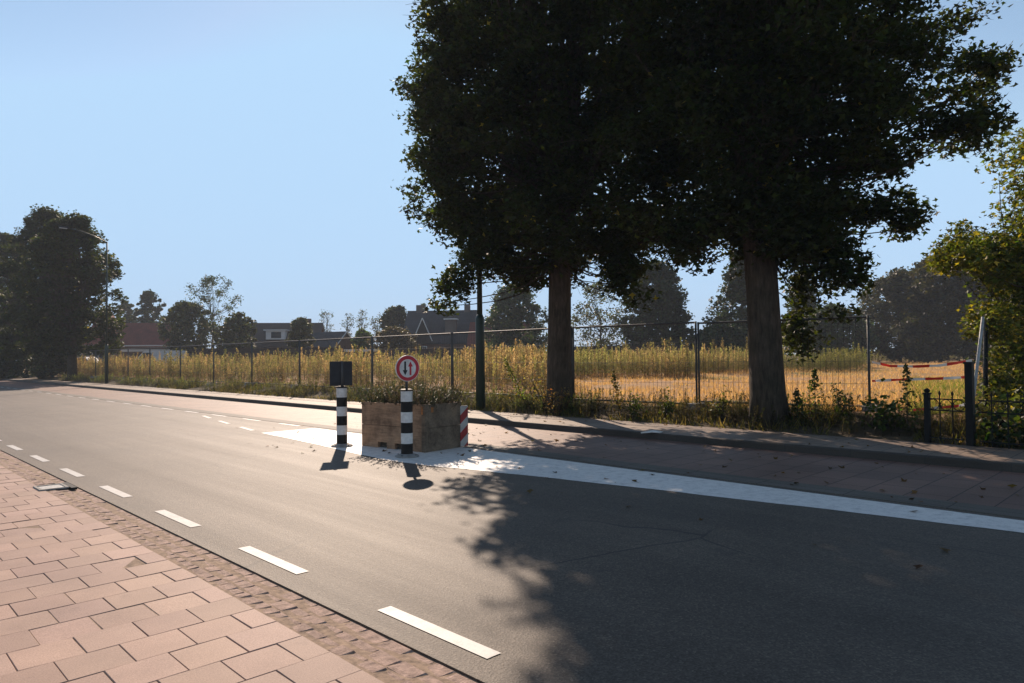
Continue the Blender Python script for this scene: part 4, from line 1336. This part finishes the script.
# low dark gable with white barge boards
Y = 86
o = frame_at(332, Y); t = thing('house', 'low dark roofed annex with white barge boards at its right gable', 'house', o, math.radians(-28))
ze, zr = 2.1, at(332, 333, Y).z-o.z
gable_walls(MB(), -2.4, 2.0, -2.2, 2.2, ze, zr).build('wall', M['brick'], t)
gable_roof(MB(), -2.4, 2.0, -2.2, 2.2, ze, zr).build('roof', M['roof_slate'], t)
for s_ in (-1, 1):
    MB().tube([(2.36, s_*2.5, ze-.2), (2.36, 0, zr+.1)], .07, 4).build('barge_board', M['white_trim'], t)
# white canopy roof
Y = 70
o = frame_at(362, Y); t = thing('canopy', 'low white flat canopy showing above the weeds right of the low gable', 'canopy', o, math.radians(-10))
zc = at(362, 350.5, Y).z-o.z
MB().box((0, 0, zc), (2.7, 2.6, .22)).build('roof', M['white_trim'], t)
for sx in (-1, 1):
    for sy in (-1, 1): MB().tube([(sx*1.2, sy*1.1, -.2), (sx*1.2, sy*1.1, zc-.1)], .05, 6).build('post', M['fencewood'], t)
# slate roof house
Y = 90
o = frame_at(446, Y); t = thing('house', 'large slate roofed house with small white trimmed gable and reddish wing', 'house', o, math.radians(-4))
ze, zr = 2.9, at(446, 311.5, Y).z-o.z
x0, x1 = -m_of(36, Y), m_of(34, Y)
gable_walls(MB(), x0, x1, -4.4, 4.4, ze, zr).build('wall', M['brick'], t)
gable_roof(MB(), x0, x1, -4.4, 4.4, ze, zr).build('roof', M['roof_slate'], t)
gx = -m_of(16, Y); zg = at(430, 321, Y).z-o.z
gb = MB(); gb.prism([(gx-1.05, -4.9, ze-.1), (gx+1.05, -4.9, ze-.1), (gx+1.05, -4.9, ze+.2), (gx, -4.9, zg), (gx-1.05, -4.9, ze+.2)], (0, 4, 0)); gb.build('front_gable', M['roof_slate'], t)
for s_ in (-1, 1):
    MB().tube([(gx+s_*1.2, -4.98, ze+.1), (gx, -4.98, zg+.12)], .06, 4).build('barge_board', M['white_trim'], t)
window(t, gx, -4.92, 1.8, 1.1, 1.2); window(t, 1.6, -4.42, 1.5, 1.7, .9); window(t, -.6, -4.42, 1.5, 1.3, .9)
MB().box((1.2, -3.2, ze+1.9), (1.3, 1.3, 1.7)).build('dormer', M['brick'], t)
MB().box((1.2, -3.25, ze+2.8), (1.6, 1.7, .14)).build('dormer_roof', M['white_trim'], t)
wg = MB(); gable_walls(wg, x1-.6, x1+6.5, -5.6, .6, 2.6, 5.2).build('wing_wall', M['brick'], t)
wr = MB(); gable_roof(wr, x1-.6, x1+6.5, -5.6, .6, 2.6, 5.2).build('wing_roof', M['roof_red'], t)
MB().box((x0+1.2, 0, zr+.3), (.7, .7, 1.1)).build('chimney', M['brick'], t)
MB().box((2.8, 0, zr+.3), (.7, .7, 1.0)).build('chimney', M['brick'], t)

# dark garden walls beyond the weeds
def garden_wall(label, pxa, Ya, pxb, Yb, ytop, seed):
    A_ = at(pxa, 358, Ya); B_ = at(pxb, 358, Yb)
    za = float(ground_z(A_.x, A_.y)); L = math.hypot(B_.x-A_.x, B_.y-A_.y)
    rz = math.atan2(B_.y-A_.y, B_.x-A_.x); h = at((pxa+pxb)/2, ytop, (Ya+Yb)/2).z-za
    t = thing('garden_fence', label, 'fence', (A_.x, A_.y, za), rz, 'dark garden fences behind the field')
    n = max(2, int(L/1.8)); g = np.random.default_rng(seed)
    mb = MB()
    for i in range(n):
        x_ = L*(i+.5)/n; hh = h-.1+g.uniform(-.05, .04)
        mb.box((x_, 0, hh/2-.1), (L/n-.10, .05, hh+.2))
    mb.build('boards', M['fencewood'], t)
    for i in range(n+1): MB().box((L*i/n, 0, h/2-.1), (.10, .10, h+.2)).build('post', M['fencewood'], t)
garden_wall('long dark wooden garden fence between the white van and the low gable', 190, 76, 345, 72, 347, 1)
garden_wall('dark wooden garden fence below the slate roofed house', 352, 74, 545, 66, 347.5, 2)
garden_wall('dark wooden garden fence hidden behind the pale weeds between the trunks', 555, 66, 770, 62, 344, 3)

def van(label, px, Y, rz, L, W, Ht, mat, kind):
    o = frame_at(px, Y)
    t = thing('parked_van' if kind == 'van' else 'parked_car', label, kind, o, rz, 'vehicles parked beyond the field')
    if kind == 'van':
        side = [(-L/2, .35), (L/2-.1, .35), (L/2, .75), (L/2-.25, 1.12), (L/2-.95, 1.28), (L/2-1.6, Ht-.12), (L/2-1.9, Ht), (-L/2+.1, Ht), (-L/2, Ht-.15)]
    else:
        side = [(-L/2, .35), (L/2, .35), (L/2, .70), (L/2-.2, .86), (L/2-1.2, .95), (L/2-1.9, Ht-.05), (L/2-2.3, Ht), (-L/2+1.0, Ht), (-L/2+.35, 1.0), (-L/2, .92)]
    MB().prism([(x, -W/2, z) for x, z in side], (0, W, 0)).build('body', mat, t)
    for s_ in (-1, 1):
        y = s_*(W/2+.004)
        if kind == 'van': win = [(L/2-1.15, 1.30), (L/2-1.66, Ht-.22), (L/2-2.5, Ht-.22), (L/2-2.5, 1.25)]
        else: win = [(L/2-1.35, .97), (L/2-1.98, Ht-.12), (-L/2+1.05, Ht-.12), (-L/2+.55, 1.0)]
        MB().prism([(x, y, z) for x, z in win], (0, s_*.01, 0)).build('side_window', M['glass'], t)
        for x_ in (-L/2+.9, L/2-.95):
            w = MB(); w.tube([(x_, y-s_*.18, .33), (x_, y+s_*.03, .33)], .33, 20); wo = w.build('wheel', M['tyre'], t)
            MB().tube([(x_, y+s_*.02, .33), (x_, y+s_*.04, .33)], .2, 14).build('rim', M['galv'], wo)
        MB().box((L/2-.06, s_*(W/2-.22), .78), (.16, .28, .16)).build('headlight', M['lamp_glass'], t)
    if kind == 'van':
        MB().prism([(L/2-.98, -W/2+.1, 1.31), (L/2-1.60, -W/2+.1, Ht-.13), (L/2-1.58, -W/2+.1, Ht-.11), (L/2-.95, -W/2+.1, 1.33)], (0, W-.2, 0)).build('windscreen', M['glass'], t)
    else:
        MB().prism([(L/2-1.24, -W/2+.1, .97), (L/2-1.88, -W/2+.1, Ht-.06), (L/2-1.86, -W/2+.1, Ht-.04), (L/2-1.21, -W/2+.1, .99)], (0, W-.2, 0)).build('windscreen', M['glass'], t)
van('white delivery van in front of the low garage', 158, 78, math.radians(186), 5.6, 1.95, 2.15, M['van_white'], 'van')
van('pale silver car beside the far lamp post, its roof showing above the weeds', 80, 76, math.radians(176), 4.3, 1.75, 1.62, M['car_silver'], 'car')

# ------------------------------------------------------------------ air: thin haze round the whole place
def haze():
    m = bpy.data.materials.new('haze_air'); m.use_nodes = True
    nt = m.node_tree; nt.nodes.remove(nt.nodes['Principled BSDF'])
    v = nt.nodes.new('ShaderNodeVolumePrincipled')
    v.inputs['Color'].default_value = (.86, .92, 1.0, 1)
    v.inputs['Density'].default_value = .0008
    v.inputs['Anisotropy'].default_value = 0.0
    nt.links.new(v.outputs[0], nt.nodes['Material Output'].inputs['Volume'])
    mb = MB(); mb.box((0, 0, 14), (2100, 2100, 38)); o = mb.build('haze', m)
    tag(o, 'thin pale haze over the field and the houses beyond', 'haze', None, 'stuff')
haze()
